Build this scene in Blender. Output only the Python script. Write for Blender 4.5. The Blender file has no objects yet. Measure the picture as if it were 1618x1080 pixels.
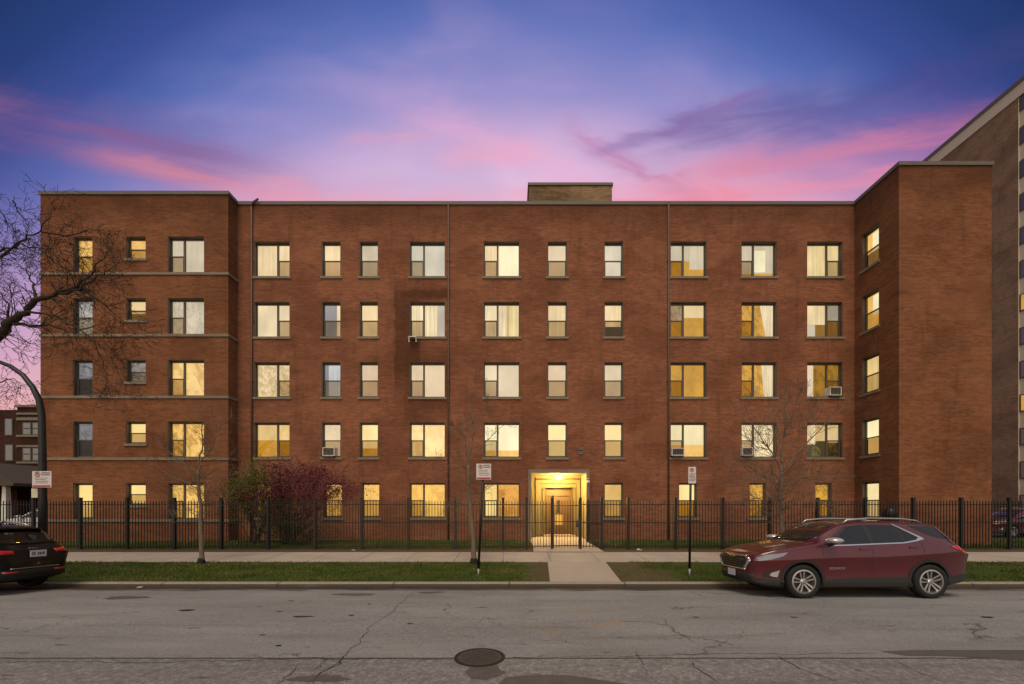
import bpy, bmesh, math, random
import numpy as np
from mathutils import Vector, Matrix, noise as mnoise
R = math.radians
sc = bpy.context.scene
C = bpy.context.collection

# ------------------------------------------------------------------ camera
F, CX, HY, H = 650.0, 811.0, 799.0, 1.98        # pinhole of the photograph: focal length (px), vanishing point, eye height
cd = bpy.data.cameras.new('camera'); cam = bpy.data.objects.new('camera', cd); C.objects.link(cam)
cam.location = (0, 0, H); cam.rotation_euler = (R(90), 0, 0)
cd.sensor_width = 36; cd.lens = 36 * F / 1618
cd.shift_y = (HY - 540) / 1618; cd.shift_x = -(CX - 809) / 1618
cd.clip_start = 0.1; cd.clip_end = 3000
sc.camera = cam
def wx(px, Y): return (px - CX) * Y / F
def wz(py, Y): return H - (py - HY) * Y / F

# ------------------------------------------------------------------ node helpers
class NT:
    def __init__(s, tree):
        s.t = tree; s.n = tree.nodes; s.l = tree.links
    def node(s, typ, **kw):
        n = s.n.new(typ)
        for k, v in kw.items(): setattr(n, k, v)
        return n
    def set(s, sock, v):
        if isinstance(v, V): s.l.new(v.s, sock)
        elif isinstance(v, bpy.types.NodeSocket): s.l.new(v, sock)
        elif v is not None:
            if hasattr(sock.default_value, '__len__') and not hasattr(v, '__len__'): v = (v,) * len(sock.default_value)
            if hasattr(v, '__len__') and len(sock.default_value) == 4 and len(v) == 3: v = (*v, 1)
            sock.default_value = v
    def math(s, op, a, b=None, c=None, clamp=False):
        n = s.node('ShaderNodeMath', operation=op, use_clamp=clamp)
        for i, x in enumerate((a, b, c)):
            if x is not None: s.set(n.inputs[i], x)
        return V(s, n.outputs[0])
    def mix(s, f, a, b, mode='MIX'):
        n = s.node('ShaderNodeMix', data_type='RGBA', blend_type=mode)
        s.set(n.inputs[0], f); s.set(n.inputs[6], a); s.set(n.inputs[7], b)
        return V(s, n.outputs[2])
    def ramp(s, f, stops, interp='LINEAR'):
        n = s.node('ShaderNodeValToRGB'); cr = n.color_ramp; cr.interpolation = interp
        while len(cr.elements) < len(stops): cr.elements.new(0.5)
        for e, (p, c) in zip(cr.elements, stops):
            e.position = p; e.color = (*c, 1) if hasattr(c, '__len__') else (c, c, c, 1)
        s.set(n.inputs[0], f); return V(s, n.outputs[0])
    def sstep(s, x, a, b):
        n = s.node('ShaderNodeMapRange', interpolation_type='SMOOTHSTEP')
        s.set(n.inputs[0], x); n.inputs[1].default_value = a; n.inputs[2].default_value = b
        return V(s, n.outputs[0])
    def noise(s, vec, scale, detail=3, rough=.5, dist=0, col=False):
        n = s.node('ShaderNodeTexNoise'); s.set(n.inputs['Vector'], vec)
        n.inputs['Scale'].default_value = scale; n.inputs['Detail'].default_value = detail
        n.inputs['Roughness'].default_value = rough; n.inputs['Distortion'].default_value = dist
        return V(s, n.outputs[1 if col else 0])
    def xyz(s, v):
        n = s.node('ShaderNodeSeparateXYZ'); s.set(n.inputs[0], v); return [V(s, o) for o in n.outputs]
    def vec(s, x, y, z):
        n = s.node('ShaderNodeCombineXYZ')
        for i, q in enumerate((x, y, z)): s.set(n.inputs[i], q)
        return V(s, n.outputs[0])
    def vmul(s, v, m):
        n = s.node('ShaderNodeVectorMath', operation='MULTIPLY'); s.set(n.inputs[0], v); s.set(n.inputs[1], m); return V(s, n.outputs[0])
    def coord(s, which='Object'):
        return V(s, s.node('ShaderNodeTexCoord').outputs[which])
class V:
    def __init__(s, t, sock): s.t = t; s.s = sock
    def __add__(a, b): return a.t.math('ADD', a, b)
    __radd__ = __add__
    def __sub__(a, b): return a.t.math('SUBTRACT', a, b)
    def __rsub__(a, b): return a.t.math('SUBTRACT', b, a)
    def __mul__(a, b): return a.t.math('MULTIPLY', a, b)
    __rmul__ = __mul__
    def __truediv__(a, b): return a.t.math('DIVIDE', a, b)
    def abs(a): return a.t.math('ABSOLUTE', a)
def lin(r, g, b):
    f = lambda c: (c / 255 / 12.92) if c / 255 <= .04045 else ((c / 255 + .055) / 1.055) ** 2.4
    return (f(r), f(g), f(b))

# ------------------------------------------------------------------ world: dusk sky
w = bpy.data.worlds.new("World"); sc.world = w; w.use_nodes = True
t = NT(w.node_tree)
for n in list(t.n): t.n.remove(n)
out = t.node('ShaderNodeOutputWorld'); bg = t.node('ShaderNodeBackground')
d = t.coord('Generated'); dx, dy, dz = t.xyz(d)
SUN_EL, SUN_ROT = R(9), R(188)
sky = t.node('ShaderNodeTexSky', sky_type='NISHITA', sun_disc=False, sun_elevation=SUN_EL, sun_rotation=SUN_ROT, air_density=1.2, dust_density=2.5)
front = t.math('MAXIMUM', dy, .22)
u = t.math('MINIMUM', t.math('MAXIMUM', dx / front, -2.2), 2.2); v = t.math('MAXIMUM', dz / front, 0)
tt = v + u * u * .36
base = t.ramp(tt / 2.6, [(0/2.6, lin(233, 172, 150)), (.30/2.6, lin(228, 178, 180)), (.55/2.6, lin(215, 178, 205)), (.74/2.6, lin(232, 200, 232)),
    (.90/2.6, lin(200, 170, 214)), (1.0/2.6, lin(150, 142, 203)), (1.13/2.6, lin(108, 120, 192)), (1.25/2.6, lin(72, 98, 174)),
    (1.40/2.6, lin(50, 74, 150)), (1.60/2.6, lin(32, 60, 124)), (1.85/2.6, lin(22, 50, 104)), (1.0, lin(18, 40, 84))])
low = t.math('MAXIMUM', t.sstep(v, .62, .16), t.sstep(v, .98, .45) * t.sstep(u.abs(), .55, 1.1) * .8)
base = t.mix(low * .85, base, t.ramp(v, [(0, lin(245, 160, 120)), (.27, lin(232, 163, 150)), (.38, lin(216, 155, 168)), (.46, lin(195, 148, 182)), (.55, lin(178, 138, 180)), (.8, lin(120, 98, 160)), (1, lin(80, 84, 150))]))
# drifting cloud: warp the (u,v) field and lay soft streaks in it
nv = t.vec(u * 1.0, v * 2.0, dx * .3)
wob = (t.noise(nv, 1.6, 4, .55) - .5)
wob2 = (t.noise(t.vec(u * 2.2, v * 5.0, .7), 1.7, 5, .6, .8) - .5)
def streak(u0, v0, slope, wid, ua, ub, fade, warp=.10, warp2=.12, curve=0):
    q = v - (u - u0) * slope - v0 + wob * warp + wob2 * warp2
    if curve: q = q - (u - u0) * (u - u0) * curve
    q = q / wid; al = u + v * slope; wisp = t.noise(t.vec(al * 1.6, (v - u * slope) * 13, u0 + 3), 1.3, 5, .62, .4)
    g = t.math('EXPONENT', q * q * -1.0) * (t.sstep(wisp, .30, .66) * .75 + .35)
    return g * t.sstep(u, ua - fade, ua + fade) * t.sstep(u, ub + fade, ub - fade)
col = base
soft = t.noise(t.vec(u * 1.3, v * 2.4, 3.1), 1.5, 4, .5, .5)
col = t.mix(t.sstep(soft, .42, .75) * t.sstep(tt, 1.45, .85) * .34, col, lin(218, 176, 216))
col = t.mix(t.sstep(soft, .52, .30) * t.sstep(tt, 1.25, .85) * .22, col, lin(125, 130, 195))
col = t.mix(streak(-.95, .885, -.21, .07, -1.6, -.62, .25) * .7, col, lin(138, 90, 142))
col = t.mix(streak(-.60, .770, -.20, .028, -1.02, -.45, .14, .05, .05) * .65, col, lin(228, 135, 150))
col = t.mix(streak(-.35, .730, -.10, .035, -.62, .0, .15, .05, .08) * .6, col, lin(236, 145, 175))
col = t.mix(streak(.75, .98, .27, .055, .45, 1.5, .25, .10, .12) * .42, col, lin(72, 68, 132))
col = t.mix(streak(.62, .93, .12, .05, .35, 1.1, .15) * .55, col, lin(112, 82, 150))
col = t.mix(streak(.72, .85, .17, .048, .38, 1.4, .2, .08, .10) * .65, col, lin(224, 122, 150))
col = t.mix(streak(.62, .765, .14, .030, .22, 1.0, .12, .06, .10) * .85, col, lin(238, 130, 155))
col = t.mix(streak(.30, .735, -.03, .035, .05, .62, .12, .06, .12) * .9, col, lin(238, 122, 145))
col = t.mix(streak(.27, .84, -.45, .030, .16, .42, .07, .05, .20) * .8, col, lin(186, 104, 158))
col = t.mix(streak(.40, .93, .33, .018, .22, .62, .08, .04, .10) * .6, col, lin(130, 98, 165))
col = t.mix(streak(.0, .86, -.35, .05, -.25, .28, .12, .05, .10) * .5, col, lin(236, 172, 210))
col = t.mix(streak(-.04, .845, .05, .022, -.17, .05, .07, .03, .12) * .55, col, lin(242, 165, 190))
col = t.mix(streak(-.33, .895, .02, .016, -.42, -.22, .05, .03, .12) * .45, col, lin(240, 160, 180))
col = t.mix(streak(.2, .742, .0, .06, -.75, 1.0, .25, .05, .14) * .42, col, lin(236, 158, 178))
hs_ = t.node('ShaderNodeHueSaturation'); hs_.inputs['Saturation'].default_value = .95; t.set(hs_.inputs['Color'], col); col = V(t, hs_.outputs[0])
fac = t.sstep(dy, -.12, .16)
nish = t.vmul(V(t, sky.outputs[0]), (.062, .060, .064))
colb = t.mix(1.0, col, (0, 0, 0), 'ADD')
nish2 = t.mix(1.0, nish, (.36, .335, .345), 'ADD')
fin = t.mix(fac, nish2, colb)
fin = t.mix(t.sstep(dz, .0, -.08), fin, (.10, .085, .08))
t.set(bg.inputs[0], fin); bg.inputs[1].default_value = 1.0
t.l.new(bg.outputs[0], out.inputs[0])

# soft, low after-sunset light from behind the camera
sd = bpy.data.lights.new('sun', 'SUN'); sd.energy = 1.75; sd.angle = R(30); sd.color = (1, .84, .66)
so = bpy.data.objects.new('sun', sd); C.objects.link(so)
so.rotation_euler = Vector((.06, .47, -.88)).to_track_quat('-Z', 'Y').to_euler()
sc.view_settings.view_transform = 'Standard'; sc.view_settings.look = 'None'
sc.view_settings.exposure = 0; sc.view_settings.gamma = 1
sc.cycles.use_denoising = True
sc.cycles.max_bounces = 6; sc.cycles.transparent_max_bounces = 24; sc.cycles.sample_clamp_indirect = 4

# ------------------------------------------------------------------ materials
def mat(name, fn):
    m = bpy.data.materials.new(name); m.use_nodes = True
    t = NT(m.node_tree)
    for n in list(t.n): t.n.remove(n)
    o = t.node('ShaderNodeOutputMaterial'); fn(t, o); return m
def bsdf(t, o, col, rough=.7, metal=0, spec=.5, bump=None, bstr=.3, bdist=.02, coat=0):
    b = t.node('ShaderNodeBsdfPrincipled')
    t.set(b.inputs['Base Color'], col); t.set(b.inputs['Roughness'], rough); t.set(b.inputs['Metallic'], metal)
    b.inputs['Specular IOR Level'].default_value = spec; b.inputs['Coat Weight'].default_value = coat; b.inputs['Coat Roughness'].default_value = .04
    if bump is not None:
        bn = t.node('ShaderNodeBump'); bn.inputs['Strength'].default_value = bstr; bn.inputs['Distance'].default_value = bdist
        t.set(bn.inputs['Height'], bump); t.l.new(bn.outputs[0], b.inputs['Normal'])
    t.l.new(b.outputs[0], o.inputs[0]); return b
def simple(name, c, rough=.6, metal=0, spec=.5, var=.15, scale=6, coat=0):
    def fn(t, o):
        n = t.noise(t.coord(), scale, 4, .6)
        bsdf(t, o, t.mix(n, tuple(x * (1 - var) for x in c), tuple(min(1, x * (1 + var)) for x in c)), rough, metal, spec, coat=coat)
    return mat(name, fn)
def brick_fn(c1, c2, mortar, stain=False, bw=.21, bh=.072):
    def fn(t, o):
        x, y, z = t.xyz(t.coord())
        vec = t.vec(x + y, z, 0)
        b = t.node('ShaderNodeTexBrick', offset=.5); t.set(b.inputs['Vector'], vec)
        b.inputs['Scale'].default_value = 1; b.inputs['Brick Width'].default_value = bw; b.inputs['Row Height'].default_value = bh
        b.inputs['Mortar Size'].default_value = .007; b.inputs['Mortar Smooth'].default_value = .5
        t.set(b.inputs['Color1'], c1); t.set(b.inputs['Color2'], c2); t.set(b.inputs['Mortar'], mortar)
        c = V(t, b.outputs[0])
        big = t.noise(t.vec((x + y) * .35, z * .5, 1), 1.2, 5, .6)
        mid = t.noise(t.vec((x + y) * 1.1, z * 7, 2), 1.4, 4, .7)
        fine = t.noise(t.vec((x + y) * 2.2, z * 16, 4), 2.0, 3, .7)
        c = t.mix(t.sstep(mid, .40, .72) * .42, c, tuple(min(1, q * 1.6) for q in c1))
        c = t.mix(t.sstep(fine, .50, .28) * .55, c, tuple(q * .45 for q in c2))
        c = t.mix(t.sstep(big, .60, .36) * .5, c, tuple(q * .6 for q in c2))
        vst = t.noise(t.vec((x + y) * 1.7, z * .16, 6), 1.6, 4, .65); c = t.mix(t.sstep(vst, .52, .72) * .32, c, tuple(q * .5 for q in c2))
        rep_ = t.noise(t.vec((x + y) * .25, z * .6, 11), 1.4, 2, .4); c = t.mix(t.sstep(rep_, .58, .62) * .22, c, (c1[0] * 1.25, c1[1] * 1.35, c1[2] * 1.4))
        if stain:
            xn = x + (t.noise(t.vec(x, z, 7), 2.2, 3) - .5) * .3
            zn = z + (t.noise(t.vec(x, z, 9), 2.0, 3) - .5) * .25
            def box(x0, x1, z0, z1, s=.05, sb=.1):
                return t.sstep(xn, x0 - s, x0 + s) * t.sstep(xn, x1 + s, x1 - s) * t.sstep(zn, z0 - sb, z0 + sb) * t.sstep(zn, z1 + sb, z1 - sb)
            m = t.math('MAXIMUM', box(-5.75, -3.05, 12.0, 12.45), box(-5.75, -4.5, 7.4, 12.4, .07, 1.2))
            m = t.math('MAXIMUM', m, box(-5.3, -3.1, 6.1, 9.2, .12, .9) * .8)
            c = t.mix(m * .55, c, tuple(q * .25 for q in c2))
            top = t.sstep(z + (t.noise(t.vec(x * .5, z, 3), 1.5, 4) - .5) * 1.2, 14.9, 16.3)
            c = t.mix(top * .45, c, tuple(q * .35 for q in c2))
            fl = t.sstep(t.noise(t.vec(x * 1.2, z * 5, 5), 1.6, 4, .7), .66, .74) * t.sstep(z, 15.5, 16.1) * .5
            c = t.mix(fl, c, (.45, .36, .27))
        bsdf(t, o, c, .93, 0, .12, bump=b.outputs[1], bstr=-.35, bdist=.01)
    return fn
M = {}
M['brick'] = mat('red_brick', brick_fn((.268, .108, .058), (.182, .072, .040), (.178, .115, .077), True))
M['brick_wing'] = mat('orange_brick_vignetted', brick_fn((.232, .096, .045), (.158, .063, .031), (.15, .09, .058), True))  # vignetting put into a darker colour for the wing brick
M['brick_buff'] = mat('buff_brick', brick_fn((.28, .19, .10), (.13, .085, .05), (.22, .18, .13)))
M['brick_tall'] = mat('brown_brick', brick_fn((.30, .195, .125), (.21, .135, .088), (.24, .185, .14)))
M['brick_dark'] = mat('dark_brick', brick_fn((.062, .028, .019), (.038, .017, .012), (.05, .032, .025)))
M['stone'] = simple('limestone', (.20, .165, .12), .85, var=.3, scale=3)
M['stone_dark'] = simple('sooty_stone', (.17, .145, .12), .9, var=.3)
M['moulding_shade_line'] = simple('moulding_shade_dark', (.07, .042, .018), .5, .2)
M['coping'] = simple('coping_metal', (.115, .105, .088), .6, var=.2)
M['frame'] = simple('window_frame', (.082, .069, .053), .5, .0, var=.1)
M['iron'] = simple('black_iron', (.012, .012, .013), .45, .2, var=.2)
M['pipe'] = simple('drain_pipe', (.10, .058, .040), .6, var=.2)
M['white'] = simple('white_plastic', (.62, .60, .56), .5, var=.1)
M['concrete_k'] = simple('kerb_concrete', (.30, .26, .21), .9, var=.35, scale=2.5)
M['black_rubber'] = simple('black_rubber', (.016, .016, .016), .8, spec=.3, var=.2)
M['galv'] = simple('galvanised', (.30, .30, .30), .5, .6)
M['dark_metal'] = simple('dark_metal', (.05, .05, .052), .5, .4)
M['room_dark'] = simple('dark_room', (.02, .018, .016), .9)
M['wood'] = simple('door_wood', (.10, .058, .026), .5, var=.2, scale=4)
M['cream'] = simple('cream_stone', (.155, .13, .07), .8, var=.08)
M['roof'] = simple('roof_felt', (.05, .05, .05), .9)
M['shingle'] = simple('shingles', (.07, .055, .045), .9, var=.3, scale=20)
M['awning'] = simple('awning_cloth', (.14, .012, .02), .8)
M['panel'] = simple('pale_panel', (.60, .54, .43), .8, var=.12, scale=8)
def glass_fn(tint=(1, 1, 1), f0=.035, f1=.5, dark=None):
    def fn(t, o):
        fr = t.node('ShaderNodeFresnel'); fr.inputs[0].default_value = 1.5
        g = t.node('ShaderNodeBsdfGlossy'); g.inputs['Roughness'].default_value = .02
        g.inputs['Color'].default_value = (.85, .87, .9, 1)
        if dark: tr = t.node('ShaderNodeBsdfDiffuse'); tr.inputs[0].default_value = (*dark, 1)
        else: tr = t.node('ShaderNodeBsdfTransparent'); tr.inputs[0].default_value = (*tint, 1)
        m = t.node('ShaderNodeMixShader'); f = V(t, fr.outputs[0]) * f1 + f0
        t.set(m.inputs[0], f); t.l.new(tr.outputs[0], m.inputs[1]); t.l.new(g.outputs[0], m.inputs[2])
        t.l.new(m.outputs[0], o.inputs[0])
    return fn
M['glass'] = mat('window_glass', glass_fn())
M['carglass'] = mat('tinted_glass', glass_fn(f0=.03, f1=.8, dark=(.010, .011, .012)))
M['wsglass'] = mat('windscreen_glass', glass_fn(f0=.04, f1=.8, dark=(.018, .02, .017)))
M['tintglass'] = mat('insect_screen', lambda t, o: (lambda n: (n.inputs[0].__setattr__('default_value', (.60, .52, .42, 1)), t.l.new(n.outputs[0], o.inputs[0])))(t.node('ShaderNodeBsdfTransparent')))
_em = {}
def em(c, s=1.0, refl_blotch=0, fold=0, dark=(.35, .17, .03), scale=4, grad=0):
    """lit blind, curtain or room wall behind a window, with reflections painted into its glow"""
    key = (c, s, refl_blotch, fold, dark, scale, grad)
    if key in _em: return _em[key]
    def fn(t, o):
        x, y, z = t.xyz(t.coord('Object')); info = t.node('ShaderNodeObjectInfo'); rnd = V(t, info.outputs['Random'])
        col = t.mix(0, c, c)
        if fold:
            n = t.noise(t.vec(x * 9 + rnd * 30, z * .25, rnd * 9), 1.3, 3, .6)
            col = t.mix(t.sstep(n, .62, .36) * fold, col, tuple(q * .55 for q in c))
        if refl_blotch:  # blotches painted into the glow imitate branches reflected in the pane
            n = t.noise(t.vec(x + rnd * 40 + z * .3, z * .7, rnd * 20), scale * .8, 5, .62, .6)
            n2 = t.noise(t.vec(x * 3 + z * 1.5 + rnd * 10, z * 1.2 - x, rnd * 5), scale * 1.2, 3, .5, 1.5)
            col = t.mix(t.sstep(n, .44, .58) * refl_blotch, col, dark); col = t.mix(t.sstep((n2 - .5).abs(), .03, .0) * refl_blotch * .6, col, tuple(q * .6 for q in dark))
        e = t.node('ShaderNodeEmission'); t.set(e.inputs[0], col)
        hs = t.noise(t.vec(x * .8 + rnd * 17, z * .8, 3), 1.1, 2)
        hb = t.noise(t.vec(x * 1.6 + rnd * 7, z * .5, 5 + rnd * 3), 1.0, 3, .6)
        t.set(e.inputs[1], (hs * .55 + hb * .5 + .46) * s)
        t.l.new(e.outputs[0], o.inputs[0])
    m = mat('interior_and_reflection', fn); _em[key] = m; return m

# ------------------------------------------------------------------ mesh helpers
class MB:
    def __init__(s): s.v = []; s.f = []; s.m = []; s.mi = 0
    def add(s, vs, fs):
        b = len(s.v); s.v += [tuple(q) for q in vs]; s.f += [tuple(b + i for i in f) for f in fs]; s.m += [s.mi] * len(fs); return s
    def box(s, x0, x1, y0, y1, z0, z1):
        return s.add([(x0,y0,z0),(x1,y0,z0),(x1,y1,z0),(x0,y1,z0),(x0,y0,z1),(x1,y0,z1),(x1,y1,z1),(x0,y1,z1)],
                     [(0,3,2,1),(4,5,6,7),(0,1,5,4),(1,2,6,5),(2,3,7,6),(3,0,4,7)])
    def quad(s, a, b, c, d): return s.add([a, b, c, d], [(0, 1, 2, 3)])
    def tube(s, pts, rad, n=6, cap=True):
        pts = [Vector(p) for p in pts]; k = len(pts)
        if not hasattr(rad, '__len__'): rad = [rad] * k
        vs = []; up = Vector((0, 0, 1)); ref = None
        for i, p in enumerate(pts):
            d = (pts[min(i+1, k-1)] - pts[max(i-1, 0)])
            d = d.normalized() if d.length > 1e-9 else up
            if ref is None: ref = d.orthogonal().normalized()
            ref = (ref - d * ref.dot(d)); ref = ref.normalized() if ref.length > 1e-6 else d.orthogonal().normalized()
            e2 = d.cross(ref)
            for j in range(n):
                a = 2 * math.pi * j / n
                vs.append(p + (ref * math.cos(a) + e2 * math.sin(a)) * rad[i])
        fs = [(i*n+j, i*n+(j+1) % n, (i+1)*n+(j+1) % n, (i+1)*n+j) for i in range(k-1) for j in range(n)]
        if cap: fs += [tuple(range(n-1, -1, -1)), tuple((k-1)*n + j for j in range(n))]
        return s.add(vs, fs)
    def lathe(s, prof, n=24, axis='z', c=(0, 0, 0), cap=False):
        vs = []; k = len(prof)
        for r, h in prof:
            for j in range(n):
                a = 2 * math.pi * j / n; p = (r * math.cos(a), r * math.sin(a), h)
                if axis == 'y': p = (p[0], p[2], p[1])
                if axis == 'x': p = (p[2], p[0], p[1])
                vs.append((p[0]+c[0], p[1]+c[1], p[2]+c[2]))
        fs = [(i*n+j, i*n+(j+1) % n, (i+1)*n+(j+1) % n, (i+1)*n+j) for i in range(k-1) for j in range(n)]
        if cap: fs += [tuple(range(n)), tuple((k-1)*n + j for j in range(n-1, -1, -1))]
        return s.add(vs, fs)
    def build(s, name, m, parent=None, smooth=False, **props):
        me = bpy.data.meshes.new(name); me.from_pydata(s.v, [], s.f)
        for q in (m if isinstance(m, (list, tuple)) else [m]): me.materials.append(q)
        if isinstance(m, (list, tuple)): me.polygons.foreach_set('material_index', s.m)
        if smooth: me.polygons.foreach_set('use_smooth', [True] * len(me.polygons))
        me.update()
        o = bpy.data.objects.new(name, me); C.objects.link(o)
        if parent: o.parent = parent
        for k, v in props.items(): o[k] = v
        return o
def fix(o):
    bm = bmesh.new(); bm.from_mesh(o.data); bmesh.ops.recalc_face_normals(bm, faces=bm.faces); bm.to_mesh(o.data); bm.free(); return o
def thing(name, label, cat, loc=(0, 0, 0), rz=0, group=None):
    o = bpy.data.objects.new(name, None); o.empty_display_size = .2; C.objects.link(o); o.location = loc; o.rotation_euler = (0, 0, rz)
    o['label'] = label; o['category'] = cat
    if group: o['group'] = group
    return o
def tag(o, label, cat, group=None):
    o['label'] = label; o['category'] = cat
    if group: o['group'] = group
    return o
def copy_tree(o, parent=None):
    c = o.copy(); C.objects.link(c)
    if parent: c.parent = parent
    for ch in [q for q in bpy.data.objects if q.parent == o]: copy_tree(ch, c)
    return c
def text_mesh(txt, size, name, m, parent, loc, rot, depth=.002, **props):
    cu = bpy.data.curves.new('t', 'FONT'); cu.body = txt; cu.size = size; cu.extrude = depth; cu.align_x = 'CENTER'; cu.align_y = 'CENTER'
    ob = bpy.data.objects.new('t', cu); C.objects.link(ob); bpy.context.view_layer.update()
    me = bpy.data.meshes.new_from_object(ob.evaluated_get(bpy.context.evaluated_depsgraph_get()))
    bpy.data.objects.remove(ob); me.materials.clear(); me.materials.append(m)
    o = bpy.data.objects.new(name, me); C.objects.link(o); o.parent = parent; o.location = loc; o.rotation_euler = rot
    return o

# ------------------------------------------------------------------ ground
def asphalt(t, o):
    p = t.coord(); x, y, z = t.xyz(p)
    big = t.noise(t.vec(x * .35, y * 1.1, 0), .8, 5, .6); mid = t.noise(t.vec(x * .8, y * 2.2, 1), 2.0, 5, .65)
    fine = t.noise(p, 55, 3, .7); fine2 = t.noise(p, 16, 4, .75)
    c = t.ramp(big, [(.3, (.216, .209, .203)), (.7, (.298, .290, .284))])
    c = t.mix(t.sstep(mid, .58, .78) * .35, c, (.15, .128, .11))
    c = t.mix(t.sstep(fine2, .52, .72) * .5, c, (.40, .38, .35)); c = t.mix(t.sstep(fine2, .46, .28) * .5, c, (.13, .12, .108)); worn = t.noise(t.vec(x * .25, y * 1.8, 13), 1.3, 5, .6); c = t.mix(t.sstep(worn, .54, .68) * .35, c, (.36, .345, .32)); c = t.mix(t.sstep(worn, .46, .34) * .35, c, (.15, .138, .122))
    c = t.mix(t.sstep(fine, .52, .34) * .7, c, (.09, .082, .075)); c = t.mix(t.sstep(fine, .60, .75) * .5, c, (.38, .36, .33))
    near = t.sstep(y + (mid - .5) * .15, 5.26, 5.18)                 # older rougher lane on the camera's side of the joint
    c = t.mix(near * t.sstep(fine2, .62, .40) * .55, c, (.12, .10, .085))
    # dirt collecting by the gutter
    gut = t.sstep(y + (t.noise(t.vec(x * .5, y * 2, 4), 1.5, 5, .7) - .5) * 1.3, 9.75, 10.15)
    c = t.mix(gut * .95, c, (.05, .040, .030))
    # joint line and hairline cracks
    jl = (y + (t.noise(t.vec(x, 0, 8), 2.5, 6, .7) - .5) * .09 - 5.24).abs()
    c = t.mix(t.sstep(jl, .035, .008) * .85, c, (.03, .025, .02))
    vo = t.node('ShaderNodeTexVoronoi', feature='DISTANCE_TO_EDGE'); vo.inputs['Scale'].default_value = .42
    wv = t.node('ShaderNodeVectorMath', operation='ADD'); t.set(wv.inputs[0], p)
    t.set(wv.inputs[1], t.vmul(t.noise(p, 1.3, 6, .65, col=True), (1.3, 1.3, 0))); t.l.new(wv.outputs[0], vo.inputs['Vector'])
    ck = t.sstep(V(t, vo.outputs[0]), .008, .001) * t.sstep(t.noise(p, .5, 2), .50, .60)
    c = t.mix(ck * .75, c, (.04, .033, .027))
    # small tar flecks and ochre dust stains
    sp = t.noise(t.vec(x * .9, y * 3.2, 2), 2.4, 4, .55, .6)
    c = t.mix(t.sstep(sp, .665, .70) * .7, c, (.07, .055, .045))
    oc = t.sstep(t.noise(t.vec(x * 1.0, y * 2.2, 6), 2.2, 4, .6, .5), .55, .66) * t.sstep((x - 1.2).abs(), 1.6, .5) * t.sstep((y - 7.3).abs(), 1.3, .6)
    c = t.mix(oc * .75, c, (.34, .225, .10))
    bsdf(t, o, c, .92, 0, .2, bump=fine + fine2 * .6, bstr=.5, bdist=.012)
M['asphalt'] = mat('asphalt', asphalt)
M['tar'] = simple('tar_patch', (.105, .092, .078), .85, spec=.25, var=.4, scale=9)
M['tar2'] = simple('crack_filler', (.035, .030, .026), .9, spec=.15, var=.3)
M['crack'] = simple('crack_dark', (.055, .047, .040), .95, spec=.1)
def conc(t, o):
    p = t.coord(); x, y, z = t.xyz(p)
    n = t.noise(p, 1.1, 5, .6); f = t.noise(p, 30, 4, .7)
    c = t.ramp(n, [(.3, (.34, .285, .235)), (.7, (.44, .375, .31))])
    c = t.mix(t.sstep(f, .55, .3) * .3, c, (.22, .18, .14))
    seam = t.math('PINGPONG', x + .35, .80)
    c = t.mix(t.sstep(seam, .018, .006) * .7, c, (.10, .08, .06))
    bsdf(t, o, c, .9, 0, .2, bump=f, bstr=.2, bdist=.01)
M['conc'] = mat('pavement_concrete', conc)
def conc2(t, o):
    p = t.coord(); n = t.noise(p, 1.5, 5, .6); f = t.noise(p, 30, 4, .7)
    c = t.mix(n, (.34, .285, .23), (.43, .365, .30)); c = t.mix(t.sstep(f, .55, .3) * .3, c, (.22, .18, .14))
    bsdf(t, o, c, .9, 0, .2, bump=f, bstr=.2, bdist=.01)
M['conc2'] = mat('walk_concrete', conc2)
def kerbm(t, o):
    p = t.coord(); x, y, z = t.xyz(p)
    n = t.noise(t.vec(x * .6, y, z * 3), 2.0, 5, .7); f = t.noise(p, 20, 4, .7)
    c = t.mix(t.sstep(f, .4, .7), (.27, .235, .185), (.36, .315, .255))
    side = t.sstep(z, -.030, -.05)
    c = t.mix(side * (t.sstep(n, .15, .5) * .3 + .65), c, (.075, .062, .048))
    seam = t.math('PINGPONG', x + .1, 1.5); c = t.mix(t.sstep(seam, .03, .01) * .8, c, (.05, .04, .03))
    bsdf(t, o, c, .9, 0, .2, bump=f, bstr=.3, bdist=.01)
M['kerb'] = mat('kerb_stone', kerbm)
def bare_mask(t, x, y):
    n = t.noise(t.vec(x * .8, y * 1.6, 5), 1.6, 4, .6)
    near = t.math('MAXIMUM', t.sstep((x - 3.6).abs(), 1.5, .4), t.sstep((x - .8).abs(), .8, .2))
    return t.sstep(n + near * .34, .64, .80)
def grassm(t, o):
    p = t.coord(); x, y, z = t.xyz(p)
    n = t.noise(p, 1.2, 5, .65); f = t.noise(p, 26, 4, .75)
    c = t.ramp(n, [(.3, (.030, .052, .011)), (.7, (.058, .088, .018))])
    c = t.mix(t.sstep(f, .45, .75) * .5, c, (.095, .12, .035))
    c = t.mix(t.sstep(t.noise(t.vec(x * .7, y * 1.4, 9), 1.1, 4, .6), .56, .70) * .7, c, (.10, .078, .042)); c = t.mix(bare_mask(t, x, y) * .9, c, t.mix(f, (.075, .055, .032), (.14, .105, .065)))
    bsdf(t, o, c, .95, 0, .1, bump=f, bstr=.8, bdist=.04)
M['grass'] = mat('lawn', grassm)
M['soil'] = simple('soil', (.085, .062, .040), .95, spec=.1, var=.4, scale=14)
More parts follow.
